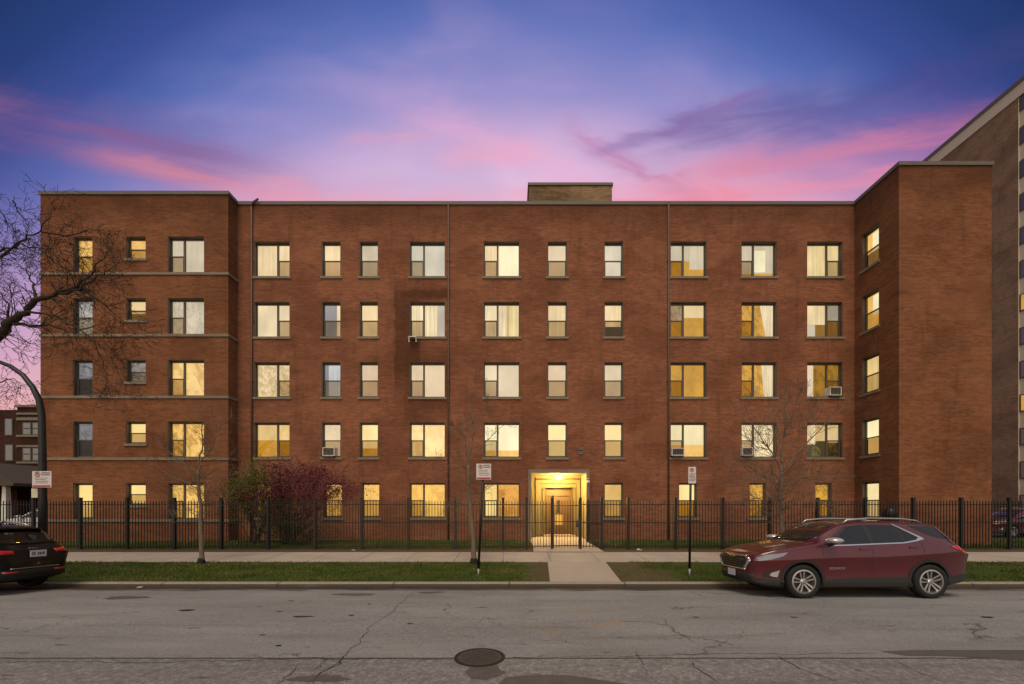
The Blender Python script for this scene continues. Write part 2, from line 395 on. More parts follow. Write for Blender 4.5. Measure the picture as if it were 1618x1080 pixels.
def blade(t, o):
    p = t.coord(); n = t.noise(p, 1.3, 4, .7); info = t.noise(p, 22, 2)
    pt = t.noise(t.vmul(p, (.6, 1.2, 1)), 1.1, 4, .65); c = t.mix(t.sstep(n, .35, .68), (.050, .078, .012), (.125, .140, .026)); c = t.mix(t.sstep(pt, .52, .64) * .75, c, (.17, .135, .06))
    c = t.mix(t.sstep(info, .58, .70) * .6, c, (.22, .17, .08))
    bsdf(t, o, c, .8, 0, .15)
M['blade'] = mat('grass_blades', blade)

def strip(name, prof, x0, x1, m, nx=60, **props):
    mb = MB(); xs = [x0 + (x1 - x0) * i / nx for i in range(nx + 1)]; k = len(prof)
    mb.add([(x, y, z) for x in xs for y, z in prof], [(i*k+j, (i+1)*k+j, (i+1)*k+j+1, i*k+j+1) for i in range(nx) for j in range(k-1)])
    return mb.build(name, m, **props)
S = dict(kind='structure')
road_prof = [(-14, -.02), (-6, .02), (0, .035), (5.3, .04), (7.5, .02), (8.8, 0), (9.6, -.035), (10.2, -.075), (10.66, -.125)]
def road_z(y): return float(np.interp(y, [p[0] for p in road_prof], [p[1] for p in road_prof]))
road = strip('road', road_prof, -90, 90, M['asphalt'], **S)
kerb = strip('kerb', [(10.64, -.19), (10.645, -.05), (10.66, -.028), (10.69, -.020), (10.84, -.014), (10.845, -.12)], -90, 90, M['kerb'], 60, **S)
park_prof = [(10.842, -.022), (11.5, .02), (12.4, .085), (13.42, .150)]
def park_z(y): return float(np.interp(y, [p[0] for p in park_prof], [p[1] for p in park_prof]))
strip('verge', park_prof, -90, 90, M['grass'], **S)
strip('pavement', [(13.40, .05), (13.402, .158), (15.22, .272), (15.222, .15)], -90, 90, M['conc'], **S)
strip('soil_strip', [(15.21, .262), (16.15, .300)], -90, 90, M['soil'], **S)
lawn_prof = [(16.1, .300), (17.5, .325), (19.95, .335), (22, .16), (30, .11)]
strip('lawn', lawn_prof, -90, 90, M['grass'], **S)
strip('parking_lot', [(26, .145), (60, .125)], 18, 90, M['asphalt'], 20, **S)
mb = MB(); mb.quad((-900, -900, -.25), (900, -900, -.25), (900, 1500, -.25), (-900, 1500, -.25)); mb.build('ground', M['soil'], **S)
mb = MB(); mb.quad((-400, 29.9, .105), (400, 29.9, .105), (400, 900, .105), (-400, 900, .105)); mb.build('far_ground', M['grass'], **S)
# walk across the verge and from the gate to the door
mb = MB()
mb.add([(.97, 10.85, -.010), (2.84, 10.85, -.010), (3.00, 13.44, .168), (1.12, 13.44, .168), (.97, 10.85, -.08), (2.84, 10.85, -.08), (3.0, 13.44, .08), (1.12, 13.44, .08)],
       [(0, 1, 2, 3), (0, 3, 7, 4), (1, 5, 6, 2), (0, 4, 5, 1)])
mb.build('verge_path', M['conc2'], **S)
mb = MB(); mb.add([(.75, 15.18, .288), (3.35, 15.18, .288), (3.35, 16.1, .318), (.78, 16.1, .318), (3.37, 17.5, .340), (.8, 17.5, .340), (3.40, 19.9, .354), (.85, 19.9, .354)], [(0, 1, 2, 3), (3, 2, 4, 5), (5, 4, 6, 7)])
mb.build('entrance_path', M['conc2'], **S)
rng = random.Random(7)
def irregular(cx, cy, rx, ry, n=30, seed=0, amp=.25):
    r = random.Random(seed); ph = [r.uniform(0, 6.28) for _ in range(6)]; pts = []
    for i in range(n):
        a = 2 * math.pi * i / n; k = 1 + amp * (math.sin(2*a+ph[0])*.5 + math.sin(3*a+ph[1])*.5 + math.sin(7*a+ph[2])*.35 + math.sin(11*a+ph[3])*.2) + r.uniform(-.04, .04)
        pts.append((cx + rx * k * math.cos(a), cy + ry * k * math.sin(a)))
    return pts
def patch(name, pts, m, off=.004):
    bm = bmesh.new(); vs = [bm.verts.new((x, y, 0)) for x, y in pts]; f = bm.faces.new(vs)
    if f.normal.z < 0 or True: bm.normal_update()
    if f.normal.z < 0: bmesh.ops.reverse_faces(bm, faces=[f])
    for yy, _ in road_prof: bmesh.ops.bisect_plane(bm, geom=bm.verts[:] + bm.edges[:] + bm.faces[:], plane_co=(0, yy, 0), plane_no=(0, 1, 0))
    for v in bm.verts: v.co.z = road_z(v.co.y) + off
    me = bpy.data.meshes.new(name); bm.to_mesh(me); bm.free(); me.materials.append(m)
    o = bpy.data.objects.new(name, me); C.objects.link(o); o.parent = road; return o
def crack(pts, wd, seed=0, name='crack', m=None):
    r = random.Random(seed); P = []
    for (a, b) in zip(pts[:-1], pts[1:]):
        L = math.dist(a, b); n = max(2, int(L / .06))
        for i in range(n): P.append((a[0] + (b[0]-a[0]) * i / n, a[1] + (b[1]-a[1]) * i / n))
    P.append(pts[-1]); jx = 0; jy = 0; up = []; dn = []
    for i, (x, y) in enumerate(P):
        jx = jx * .8 + r.uniform(-.03, .03); jy = jy * .8 + r.uniform(-.02, .02)
        d = (P[min(i+1, len(P)-1)][0] - P[max(i-1, 0)][0], P[min(i+1, len(P)-1)][1] - P[max(i-1, 0)][1]); L = math.hypot(*d) or 1
        w_ = wd * .5 * r.uniform(.2, 1) * min(1, (i + .5) / 3, (len(P) - i) / 4)
        nx, ny = -d[1] / L * w_, d[0] / L * w_
        up.append((x + jx + nx, y + jy + ny)); dn.append((x + jx - nx, y + jy - ny))
    mb = MB(); k = len(up); mb.add([(x, y, road_z(y) + .004) for x, y in up] + [(x, y, road_z(y) + .004) for x, y in dn], [(k+i, k+i+1, i+1, i) for i in range(k-1)])
    return mb.build(name, m or M['crack'], road)
def gp(px, py):                                           # a spot on the road seen at that place in the photograph
    Y = 6.0
    for _ in range(20): Y = (H - road_z(Y)) * F / (py - HY)
    return (wx(px, Y), Y)
crack([gp(*q) for q in [(655, 935), (632, 955), (595, 985), (575, 1005), (545, 1035), (500, 1070)]], .016, 1)
crack([gp(*q) for q in [(545, 1035), (530, 1052), (480, 1079)]], .03, 2)
crack([gp(*q) for q in [(1052, 975), (1066, 1000), (1105, 1022)]], .010, 3)
crack([gp(*q) for q in [(1090, 1040), (1105, 1060), (1130, 1079)]], .022, 4)
crack([gp(*q) for q in [(1225, 1036), (1262, 1055), (1320, 1079)]], .026, 5)
crack([gp(*q) for q in [(1270, 985), (1330, 1003), (1350, 1010)]], .007, 6)
crack([gp(*q) for q in [(1160, 1038), (1175, 1050)]], .012, 7)
crack([gp(*q) for q in [(1400, 1040), (1450, 1060), (1500, 1079)]], .010, 8)
crack([gp(*q) for q in [(470, 1050), (440, 1079)]], .02, 9)
crack([gp(*q) for q in [(1005, 1028), (1015, 1065)]], .012, 10)
crack([gp(*q) for q in [(0, 1046), (200, 1046), (420, 1043), (560, 1041), (715, 1041)]], .016, 11)
crack([gp(*q) for q in [(800, 1039), (1000, 1036), (1200, 1033), (1390, 1032)]], .014, 12)
patch('tar_patch', [gp(*q) for q in [(1392, 1029), (1450, 1027), (1618, 1027), (1800, 1026), (1800, 1044), (1618, 1044), (1560, 1040), (1500, 1037), (1430, 1036)]], M['tar'])
patch('tar_patch', [gp(*q) for q in [(786, 1082), (800, 1070), (850, 1066), (900, 1067), (960, 1076), (1010, 1084)]], M['tar'])
patch('tar_patch', [gp(*q) for q in [(745, 1048), (785, 1049), (790, 1058), (800, 1062), (788, 1068), (768, 1074), (745, 1072), (735, 1063), (740, 1057)]], M['tar'])
patch('tar_patch', irregular(*gp(505, 1072), .30, .10, seed=3), M['tar'])
patch('tar_patch', irregular(*gp(478, 974), .16, .06, seed=4), M['crack'])
for i, (a, b, rx) in enumerate([(441, 966, .05), (460, 949, .05), (583, 954, .04), (680, 936, .30), (295, 964, .16), (560, 939, .45), (200, 944, .5), (555, 972, .06), (648, 985, .05), (1100, 975, .05), (1255, 975, .06), (1560, 975, .12), (415, 1003, .04), (440, 1020, .05)]):
    patch('tar_patch', irregular(*gp(a, b), rx, rx * .30 + .015, seed=20 + i), M['tar2'] if rx < .2 else M['tar'])
# grass blades
def blades(name, n, x0, x1, y0, y1, zf, hgt, seed, skip=None):
    r = np.random.RandomState(seed); X = r.uniform(x0, x1, n); Y = r.uniform(y0, y1, n)
    if skip is not None:
        keep = np.array([not skip(a, b, q) for a, b, q in zip(X, Y, r.rand(n))]); X = X[keep]; Y = Y[keep]; n = len(X)
    Z = np.array([zf(y) for y in Y]); cl = np.array([mnoise.noise(Vector((a * .9, b * 1.4, seed))) for a, b in zip(X, Y)])
    hh = hgt * r.uniform(.5, 1.3, n) * (1 + cl * .5); a = r.uniform(0, 6.28, n); wd = r.uniform(.006, .014, n)
    lx = r.normal(0, .3, n) * hh; ly = r.normal(0, .3, n) * hh
    v = np.empty((n, 3, 3)); v[:, 0] = np.stack([X - np.cos(a) * wd, Y - np.sin(a) * wd, Z - .004], 1)
    v[:, 1] = np.stack([X + np.cos(a) * wd, Y + np.sin(a) * wd, Z - .004], 1); v[:, 2] = np.stack([X + lx, Y + ly, Z + hh], 1)
    me = bpy.data.meshes.new(name); me.vertices.add(n * 3); me.vertices.foreach_set('co', v.ravel()); me.loops.add(n * 3)
    me.loops.foreach_set('vertex_index', np.arange(n * 3)); me.polygons.add(n); me.polygons.foreach_set('loop_start', np.arange(n) * 3)
    me.polygons.foreach_set('loop_total', np.full(n, 3)); me.update(); me.materials.append(M['blade'])
    o = bpy.data.objects.new(name, me); C.objects.link(o); o['kind'] = 'stuff'; return o
def bare(a, b, q):
    if .9 < a < 3.05: return True
    d = max(0, 1 - abs(a - 3.7) / 1.7, 1 - abs(a - .75) / .9) * .8 + mnoise.noise(Vector((a * .8, b * 1.6, 3))) * .5
    return d + max(0, mnoise.noise(Vector((a * .55, b * 1.1, 9))) - .02) * 2.0 > .40 + q * .5
tag(blades('grass', 70000, -17, 21, 10.86, 13.39, park_z, .055, 3, bare), 'short green grass on the verge between kerb and pavement', 'grass')
tag(blades('grass', 60000, -17, 26, 16.15, 19.2, lambda y: float(np.interp(y, [16.1, 17.5, 20], [.300, .325, .335])), .06, 5, lambda a, b, q: .8 < a < 3.4), 'green lawn grass behind the black iron fence', 'grass')
# leaf litter in the gutter
mb = MB(); r = random.Random(12)
for i in range(1500):
    cx_ = r.choice([-9, -5.5, -3.4, -3, -2.2, 1, 3, 10.5]) + r.gauss(0, 1.2); y = 10.62 - abs(r.gauss(0, .16)); s = r.uniform(.008, .03); a = r.uniform(0, 6.28); z = road_z(y) + .006
    mb.add([(cx_ + s*math.cos(a), y + s*math.sin(a), z + r.uniform(0, .02)), (cx_ + s*math.cos(a+2.1)*.6, y + s*math.sin(a+2.1)*.6, z), (cx_ + s*math.cos(a+4)*.8, y + s*math.sin(a+4)*.8, z + r.uniform(0, .015))], [(0, 1, 2)])
tag(mb.build('leaf_litter', M['soil'], kind='stuff'), 'brown leaf litter and grit lying along the gutter', 'leaf litter')
# manhole
mh = thing('manhole_cover', 'round rusty iron manhole cover set in the street asphalt', 'manhole cover', (wx(758, 5.27), 5.27, .04))
mb = MB(); mb.lathe([(.325, -.02), (.325, .008), (.30, .012), (.285, .012), (.283, .003)], 48); mb.build('rim', simple('iron_rim', (.035, .031, .027), .6, .5, var=.3, scale=20), mh)
mb = MB(); mb.lathe([(.282, -.01), (.282, .007), (.24, .009), (.0005, .009)], 48)
for i in range(-8, 9):
    for j in range(-8, 9):
        x, y = i * .03 + (j % 2) * .015, j * .028
        if math.hypot(x, y) < .235 and r.random() > .12: mb.box(x - .009, x + .009, y - .008, y + .008, .008, .016)
mb.build('lid', simple('rusty_iron', (.085, .072, .062), .6, .3, var=.6, scale=22), mh)

# ------------------------------------------------------------------ apartment building
YF, YL, YR = 19.9, 19.25, 17.6
XA, XB = -13.34, 16.50             # inner corners
XL, XR = wx(64, YL), wx(1567, YR)
ZT = 16.55
bld = thing('apartment_building', 'long five-storey red brick apartment building with rows of lit windows', 'apartment building', (0, YF, .3))
bld_inv = Vector((0, -YF, -.3))
def bpart(mb, name, m, parent=bld, smooth=False, **k):
    o = mb.build(name, m, parent, smooth, **k); o.location = bld_inv; return o
TH = .20
def wall_holes(a0, a1, z0, z1, holes, place):
    """flat wall face a0..a1 x z0..z1 with rectangular holes and reveals; place(a, depth, z) -> world"""
    A = sorted({a0, a1, *[h[0] for h in holes], *[h[1] for h in holes]}); Z = sorted({z0, z1, *[h[2] for h in holes], *[h[3] for h in holes]})
    mb = MB()
    for i in range(len(A) - 1):
        for j in range(len(Z) - 1):
            am, zm = (A[i] + A[i+1]) / 2, (Z[j] + Z[j+1]) / 2
            if any(h[0] < am < h[1] and h[2] < zm < h[3] for h in holes): continue
            mb.quad(place(A[i], 0, Z[j]), place(A[i+1], 0, Z[j]), place(A[i+1], 0, Z[j+1]), place(A[i], 0, Z[j+1]))
    for h in holes:
        b0, b1, c0, c1 = h[:4]; D = h[4] if len(h) > 4 else TH + .06
        mb.quad(place(b0, 0, c0), place(b0, D, c0), place(b0, D, c1), place(b0, 0, c1))
        mb.quad(place(b1, D, c0), place(b1, 0, c0), place(b1, 0, c1), place(b1, D, c1))
        mb.quad(place(b0, 0, c1), place(b0, D, c1), place(b1, D, c1), place(b1, 0, c1))
        mb.quad(place(b0, D, c0), place(b0, 0, c0), place(b1, 0, c0), place(b1, D, c0))
    return mb
# lit colours
CR = (.96, .72, .40); PL = (.74, .62, .43); TN = (.74, .58, .36); GY = (.34, .33, .32); CW = (.62, .62, .64); YE = (1.0, .76, .35)
GD = (.98, .58, .15); AM = (.74, .38, .05); DK = (.025, .022, .018); OR = (.78, .34, .055); CG = (.20, .19, .18)
cream, pale, tan, grey, cool = em(CR, .98, fold=.3), em(PL, .88, fold=.15), em(TN, .9), em(GY, .75, .5, dark=(.12, .11, .11), scale=5), em(CW, .85, fold=.4)
yell, gold, amber, orange, dark = em(YE, 1.0), em(GD, .95, .25, dark=(.75, .38, .05)), em(AM, 1.0, .75, dark=(.40, .20, .03), scale=4.5), em(OR, .95, .4), em(DK, 1.0, .5, dark=(.09, .06, .02))
goldb = em(GD, 1.0, .85, dark=(.50, .27, .04), scale=6); chalf = em(CG, .8); creamf = em((1.0, .80, .48), .95, fold=.5); bright = em((1.0, .88, .55), 1.0)
amb2 = em((.72, .36, .04), .9, .35, dark=(.45, .24, .03), scale=3)
creamb = em(CR, .9, .6, dark=(.5, .33, .12), scale=7); ylw = em((.98, .75, .36), .95, fold=.4)
def rect(mb, x0, x1, z0, z1, y): mb.quad((x0, y, z0), (x1, y, z0), (x1, y, z1), (x0, y, z1))
def window(loc, rot, wd, ht, typ, spec, sill=True, screen=True, sname='window'):
    """spec: list of (u0,u1,v0,v1,material) lit surfaces behind the glass (v from the bottom), the last is the back of the room"""
    f0, f1 = .15, .21; fw = .062; mb = MB()
    mb.box(0, fw, f0, f1, 0, ht); mb.box(wd - fw, wd, f0, f1, 0, ht); mb.box(fw, wd - fw, f0, f1, 0, fw); mb.box(fw, wd - fw, f0, f1, ht - fw * 1.5, ht)
    mb.box(.001, .032, .02, f0, 0, ht); mb.box(wd - .032, wd - .001, .02, f0, 0, ht); mb.box(.032, wd - .032, .035, f0, ht - .032, ht - .001)
    dhs = []; fixed = []
    if typ == 'R': m0 = wd * .36; mb.box(m0, m0 + .085, f0 - .004, f1, fw, ht - fw * 1.5); dhs = [(fw, m0)]; fixed = [(m0 + .085, wd - fw)]
    elif typ == 'L': m0 = wd * .64; mb.box(m0 - .085, m0, f0 - .004, f1, fw, ht - fw * 1.5); dhs = [(m0, wd - fw)]; fixed = [(fw, m0 - .085)]
    else: dhs = [(fw, wd - fw)]
    zt_ = ht - fw * 1.5; zm = fw + (zt_ - fw) * .5
    for a, b in dhs:
        mb.box(a, b, f0 + .006, f1 - .004, zm - .025, zm + .025)
        mb.box(a, a + .03, f0 + .008, f1 - .012, fw, zm - .025); mb.box(b - .03, b, f0 + .008, f1 - .012, fw, zm - .025); mb.box(a + .03, b - .03, f0 + .008, f1 - .012, fw, fw + .03)
    fr = mb.build(sname, M['frame'], bld); fr.location = Vector(loc) + bld_inv; fr.rotation_euler = (0, 0, rot)
    g = MB()
    for a, b in dhs: rect(g, a, b, zm + .025, zt_, .185); rect(g, a + .03, b - .03, fw + .03, zm - .025, .190)
    for a, b in fixed: rect(g, a, b, fw, zt_, .185)
    g.build('pane', M['glass'], fr)
    if screen:
        s = MB()
        for a, b in dhs: rect(s, a + .03, b - .03, fw + .03, zm - .025, .170)
        s.build('insect_screen', M['tintglass'], fr)
    dep = .30
    for i, (u0, u1, v0, v1, m) in enumerate(spec):
        last = i == len(spec) - 1; b = MB()
        if last: rect(b, -.35, wd + .35, -.3, ht + .3, .62)
        else:
            ub, ut = u0 if isinstance(u0, tuple) else (u0, u0); y = dep + .012 * i; b.quad((ub * wd, y, v0 * ht), (u1 * wd, y, v0 * ht), (u1 * wd, y, v1 * ht), (ut * wd, y, v1 * ht))
        b.build('back_wall' if last else 'blind', m, fr)
    if sill:
        s = MB(); s.box(-.07, wd + .07, -.05, .148, -.11, -.002); s.build('sill', M['stone'], fr)
    return fr
B1 = lambda m: [(-.02, 1.02, 0, 1, m), (0, 0, 0, 0, m)]
def top(m, v, m2): return [(-.02, 1.02, v, 1, m), (0, 0, 0, 0, m2)]
HEAD = [3.10 + 2.917 * k for k in range(5)]
WH = 1.69
cols = {'A': (401.5, 458, 'L'), 'B': (508.5, 538.4, 'N'), 'C': (568, 597.7, 'N'), 'D': (647, 703.7, 'R'), 'E': (764, 821.6, 'R'), 'F': (864.8, 896.3, 'N'),
        'G': (954.8, 985, 'N'), 'H': (1059.2, 1116.6, 'R'), 'I': (1171.4, 1227.4, 'R'), 'J': (1275, 1331.6, 'L')}
gcols = {'A': (401, 430, 'N'), 'B': (511, 541, 'N'), 'C': (571, 600, 'N'), 'H': (1072.4, 1101.7, 'N'), 'I': (1184, 1211, 'N'), 'J': (1287.6, 1314.8, 'N')}
def cur(m, gap, m2, m3=None): return [(-.02, gap[0], 0, 1, m), (gap[1], 1.02, 0, 1, m3 or m), (0, 0, 0, 0, m2)]
spec = {
 ('A', 4): B1(cream), ('B', 4): B1(cream), ('C', 4): B1(pale), ('D', 4): B1(em((.80, .72, .55), .8)), ('E', 4): [(.42, 1.02, .0, 1, bright), (-.02, .42, 0, 1, cream), (0, 0, 0, 0, cream)],
 ('F', 4): B1(em((.92, .72, .46), .85)), ('G', 4): B1(em((.88, .74, .55), .85)), ('H', 4): top(pale, .0, amb2)[:0] + [(-.02, .60, .55, 1, pale), (.60, 1.02, .30, 1, pale), (0, 0, 0, 0, amb2)],  # stepped blinds of H imitate the outline of a reflected building
 ('I', 4): [(.42, .78, .22, .85, bright), (-.02, 1.02, .18, 1, pale), (0, 0, 0, 0, amb2)], ('J', 4): B1(ylw),
 ('A', 3): B1(em((.95, .75, .46), .9)), ('B', 3): [(.66, 1.02, 0, 1, cream), (-.02, .66, 0, 1, em((.36, .34, .34), .8)), (0, 0, 0, 0, dark)], ('C', 3): B1(cream), ('D', 3): [(.74, 1.02, 0, 1, em((.62, .53, .42), .85)), (-.02, .74, 0, 1, creamf), (0, 0, 0, 0, cream)],
 ('E', 3): cur(creamf, (.64, .70), em((.7, .45, .15), .9), ylw), ('F', 3): B1(cream), ('G', 3): top(cream, .36, em((.10, .08, .05), 1)), ('H', 3): [(.38, 1.02, .62, 1, em((.95, .72, .35), .9)), (-.02, .38, .5, 1, em((.55, .4, .22), .7, .6, scale=8)), (0, 0, 0, 0, amb2)],
 ('I', 3): [((.80, .62), 1.02, 0, 1, creamf), (0, 0, 0, 0, amber)], ('J', 3): [(-.02, .64, .42, 1, cream), (-.02, .36, 0, .42, pale), (.64, 1.02, .5, 1, em((.42, .34, .24), .8)), (0, 0, 0, 0, em((.32, .17, .04), 1, .3))],
 ('A', 2): B1(creamb), ('B', 2): [(.22, 1.02, 0, 1, cool), (-.02, .22, 0, 1, em((.3, .3, .31), .8)), (0, 0, 0, 0, cool)], ('C', 2): B1(em((.84, .62, .40), .85)), ('D', 2): B1(em((.86, .66, .42), .85)), ('E', 2): B1(em((.84, .68, .46), .88)), ('F', 2): B1(em((.88, .66, .42), .88)), ('G', 2): B1(em((.86, .68, .45), .88)),
 ('H', 2): B1(amb2), ('I', 2): [((.76, .66), 1.02, 0, 1, creamf), (0, 0, 0, 0, amber)], ('J', 2): [(-.02, .30, 0, 1, em((.98, .78, .5), .9)), (0, 0, 0, 0, em((.52, .26, .035), .8, .4, dark=(.14, .07, .01)))],
 ('A', 1): [(-.02, 1.02, .52, 1, em((.92, .62, .24), .9)), (0, 0, 0, 0, em((.62, .29, .025), .9, .2))], ('B', 1): B1(em((.92, .72, .44), .9)), ('C', 1): top(em((1.0, .73, .31), 1.0), .28, amb2), ('D', 1): B1(em((1.0, .72, .32), .95, .35, dark=(.7, .42, .12))),
 ('E', 1): top(bright, .22, gold), ('F', 1): B1(em((1.0, .78, .36), 1.0)), ('G', 1): B1(em((1.0, .74, .32), 1.0)), ('H', 1): top(em((.98, .80, .44), .95), .38, gold), ('I', 1): B1(em((1.0, .80, .46), 1.0, .2, dark=(.7, .45, .18))), ('J', 1): [(-.02, .36, .40, 1, cream), (.36, .64, .5, 1, em((.8, .55, .25), .85)), (.64, 1.02, .45, 1, em((.9, .64, .3), .85)), (0, 0, 0, 0, em((.06, .045, .02), 1, .5, dark=(.3, .2, .05)))],
 ('A', 0): B1(goldb), ('B', 0): B1(goldb), ('C', 0): B1(gold), ('D', 0): B1(em((.95, .56, .12), .95, .5, dark=(.6, .3, .04))), ('E', 0): [(-.02, .38, 0, 1, em((1., .72, .25), .95)), (.36, 1.02, 0, 1, orange), (0, 0, 0, 0, orange)], ('G', 0): B1(em((.88, .55, .16), .9)),
 ('H', 0): top(em((1.0, .76, .30), 1.0), .5, amb2), ('I', 0): B1(amber), ('J', 0): B1(amber)}
holes = []; wins = []
for k in range(5):
    for c in 'ABCDEFGHIJ':
        if (c, k) == ('F', 0): continue
        a, b, ty = (gcols.get(c) if k == 0 else None) or cols[c]
        x0, x1 = wx(a, YF), wx(b, YF); z1 = HEAD[k]; z0 = z1 - WH
        holes.append((x0, x1, z0, z1)); wins.append((c, k, x0, x1, z0, ty))
PX0, PX1, PZ = .85, 3.54, 3.58
holes.append((PX0, PX1, .30, PZ, 2.4))
mb = wall_holes(XA, XB, .0, ZT, holes, lambda a, d, z: (a, YF + d, z))
bpart(mb, 'wall', [M['brick']])
nscr = {('B', 3)}
for c, k, x0, x1, z0, ty in wins:
    window((x0, YF, z0), 0, x1 - x0, WH, ty, spec[(c, k)], screen=(c, k) not in {('E', 0), ('G', 4)})
# left wing
HL = [3.05 + 2.885 * k for k in range(5)]
lh = []; lw = []
ls = {(0, 4): goldb, (1, 4): gold, (2, 4): pale, (0, 3): em((.62, .58, .52), .8, .5, dark=(.25, .2, .15), scale=8), (1, 3): None, (2, 3): em((.78, .66, .48), .9, .35, fold=.2, dark=(.4, .3, .18), scale=7),
      (0, 2): None, (1, 2): em((.40, .35, .31), .75, .6, dark=(.14, .11, .09), scale=9), (2, 2): em((1.0, .66, .24), 1.0, .6, dark=(.6, .34, .07), scale=4), (0, 1): None, (1, 1): em((1.0, .72, .28), 1.0), (2, 1): goldb, (0, 0): em((1.0, .70, .24), 1.0), (1, 0): em((1.0, .72, .26), 1.05), (2, 0): goldb}
for k in range(5):
    for i, (a, b, ty, hh) in enumerate([(115.4, 146.5, 'N', WH), (199.3, 230.5, 'S', 1.04), (265.2, 322.8, 'R', WH)]):
        x0, x1 = wx(a, YL), wx(b, YL); z1 = HL[k]; lh.append((x0, x1, z1 - hh, z1)); lw.append((i, k, x0, x1, z1 - hh, hh, ty))
mb = wall_holes(XL, XA, .0, ZT - .02, lh, lambda a, d, z: (a, YL + d, z))
mb.quad((XA, YL, 0), (XA, YF, 0), (XA, YF, ZT - .02), (XA, YL, ZT - .02)); mb.quad((XL, 34, 0), (XL, YL, 0), (XL, YL, ZT - .02), (XL, 34, ZT - .02))
bpart(mb, 'wall', M['brick_wing'])
for i, k, x0, x1, z0, hh, ty in lw:
    m = ls[(i, k)]
    sp = B1(m) if m else (top(em((.32, .31, .33), .75, .6, dark=(.12, .11, .12), scale=8), .5, em((.06, .058, .06), 1)) if (i, k) != (1, 3) else top(em((.95, .70, .34), .9), .42, em((.35, .22, .08), .8, .5)))
    window((x0, YL, z0), 0, x1 - x0, hh, ty, sp, sill=(i == 1))
for k in range(5):
    z = HL[k] - WH - .002; mb = MB()
    mb.add([(XL - .03, YL - .05, z - .12), (XA + .05, YL - .05, z - .12), (XA + .05, YF - .002, z - .12), (XL - .03, YL + .148, z - .12), (XA, YL + .148, z - .12), (XA, YF - .002, z - .12),
            (XL - .03, YL - .05, z), (XA + .05, YL - .05, z), (XA + .05, YF - .002, z), (XL - .03, YL + .148, z), (XA, YL + .148, z), (XA, YF - .002, z)],
           [(0, 1, 7, 6), (1, 2, 8, 7), (6, 7, 10, 9), (7, 8, 11, 10), (0, 3, 4, 1), (1, 4, 5, 2), (0, 6, 9, 3)])
    bpart(mb, 'string_course', M['stone'])
# right wing
rh = []; ry0, ry1 = 19.49, 18.56
for k in range(5): rh.append((-ry0, -ry1, HEAD[k] - WH, HEAD[k]))
mb = wall_holes(-YF, -YR, 0, ZT, rh, lambda a, d, z: (XB + d, -a, z))
mb.quad((XB, YR, 0), (XR, YR, 0), (XR, YR, ZT), (XB, YR, ZT)); mb.quad((XR, YR, 0), (XR, 34, 0), (XR, 34, ZT), (XR, YR, ZT))
bpart(mb, 'wall', M['brick_wing'])
rs = [em((1.0, .80, .40), 1.05), top(em((1.0, .84, .46), 1.1), .48, em((.95, .62, .22), .9)), cur(em((.95, .66, .24), .9), (.3, .5), ylw, em((.9, .62, .28), .9)), [(.30, 1.02, .42, .95, bright), (-.02, 1.02, 0, 1, gold), (0, 0, 0, 0, gold)], [(.28, 1.02, .45, .95, bright), (-.02, 1.02, .46, 1, gold), (0, 0, 0, 0, em((.40, .26, .09), .8, .5))]]
for k in range(5): window((XB, ry0, HEAD[k] - WH), R(-90), ry0 - ry1, WH, 'N', rs[k] if isinstance(rs[k], list) else B1(rs[k]))
# copings and roof
def coping(pts, z, wid=.30, h=.16, proud=.05):
    mb = MB()
    vs = []
    for i, (x, y, nx, ny) in enumerate(pts):
        vs += [(x + nx * proud, y + ny * proud, z), (x + nx * proud, y + ny * proud, z + h), (x - nx * wid, y - ny * wid, z + h), (x - nx * wid, y - ny * wid, z)]
    n = len(pts); fs = [(4*i+j, 4*(i+1)+j, 4*(i+1)+(j+1) % 4, 4*i+(j+1) % 4) for i in range(n-1) for j in range(4)] + [(0, 1, 2, 3), tuple(4*(n-1)+q for q in (3, 2, 1, 0))]
    mb.add(vs, fs); return mb
bpart(coping([(XL, 34, -1, 0), (XL, YL, -1, -1), (XA, YL, 1, -1), (XA, YF, 1, -1), (XB, YF, -1, -1), (XB, YR, -1, -1), (XR, YR, 1, -1), (XR, 34, 1, 0)], ZT - .015), 'coping', M['coping'])
mb = MB(); z = 15.9; mb.quad((XL, YL, z), (XA, YL, z), (XA, 34, z), (XL, 34, z)); mb.quad((XA, YF, z), (XB, YF, z), (XB, 34, z), (XA, 34, z)); mb.quad((XB, YR, z), (XR, YR, z), (XR, 34, z), (XB, 34, z))
mb.quad((XR, 34, 0), (XL, 34, 0), (XL, 34, ZT), (XR, 34, ZT)); bpart(mb, 'roof', M['roof'])
ph = MB(); YP = 23.0; ph.box(wx(835.5, YP), wx(967, YP), YP, 27, 15.9, wz(293, YP)); pho = bpart(ph, 'roof_house', M['brick_buff'])
mb = MB(); mb.box(wx(834, YP), wx(968.5, YP), YP - .06, 27.06, wz(293, YP) + .002, wz(289, YP)); mb.build('coping', M['coping'], pho)
# drain pipes
for px in (397.5, 708.5, 1056.5):
    mb = MB(); x = wx(px, YF - .06); mb.tube([(x, YF - .06, .35), (x, YF - .06, ZT + (.02 if px > 500 else -.1))], .042, 8)
    if px < 500: mb.tube([(x, YF - .06, ZT - .12), (x + .10, YF - .10, ZT + .04), (x + .38, YF - .16, ZT + .17)], .045, 8)
    for zz in (2.2, 5.1, 8.0, 10.9, 13.8): mb.box(x - .07, x + .07, YF - .075, YF - .001, zz, zz + .05)
    bpart(mb, 'drain_pipe', M['pipe'], smooth=True)
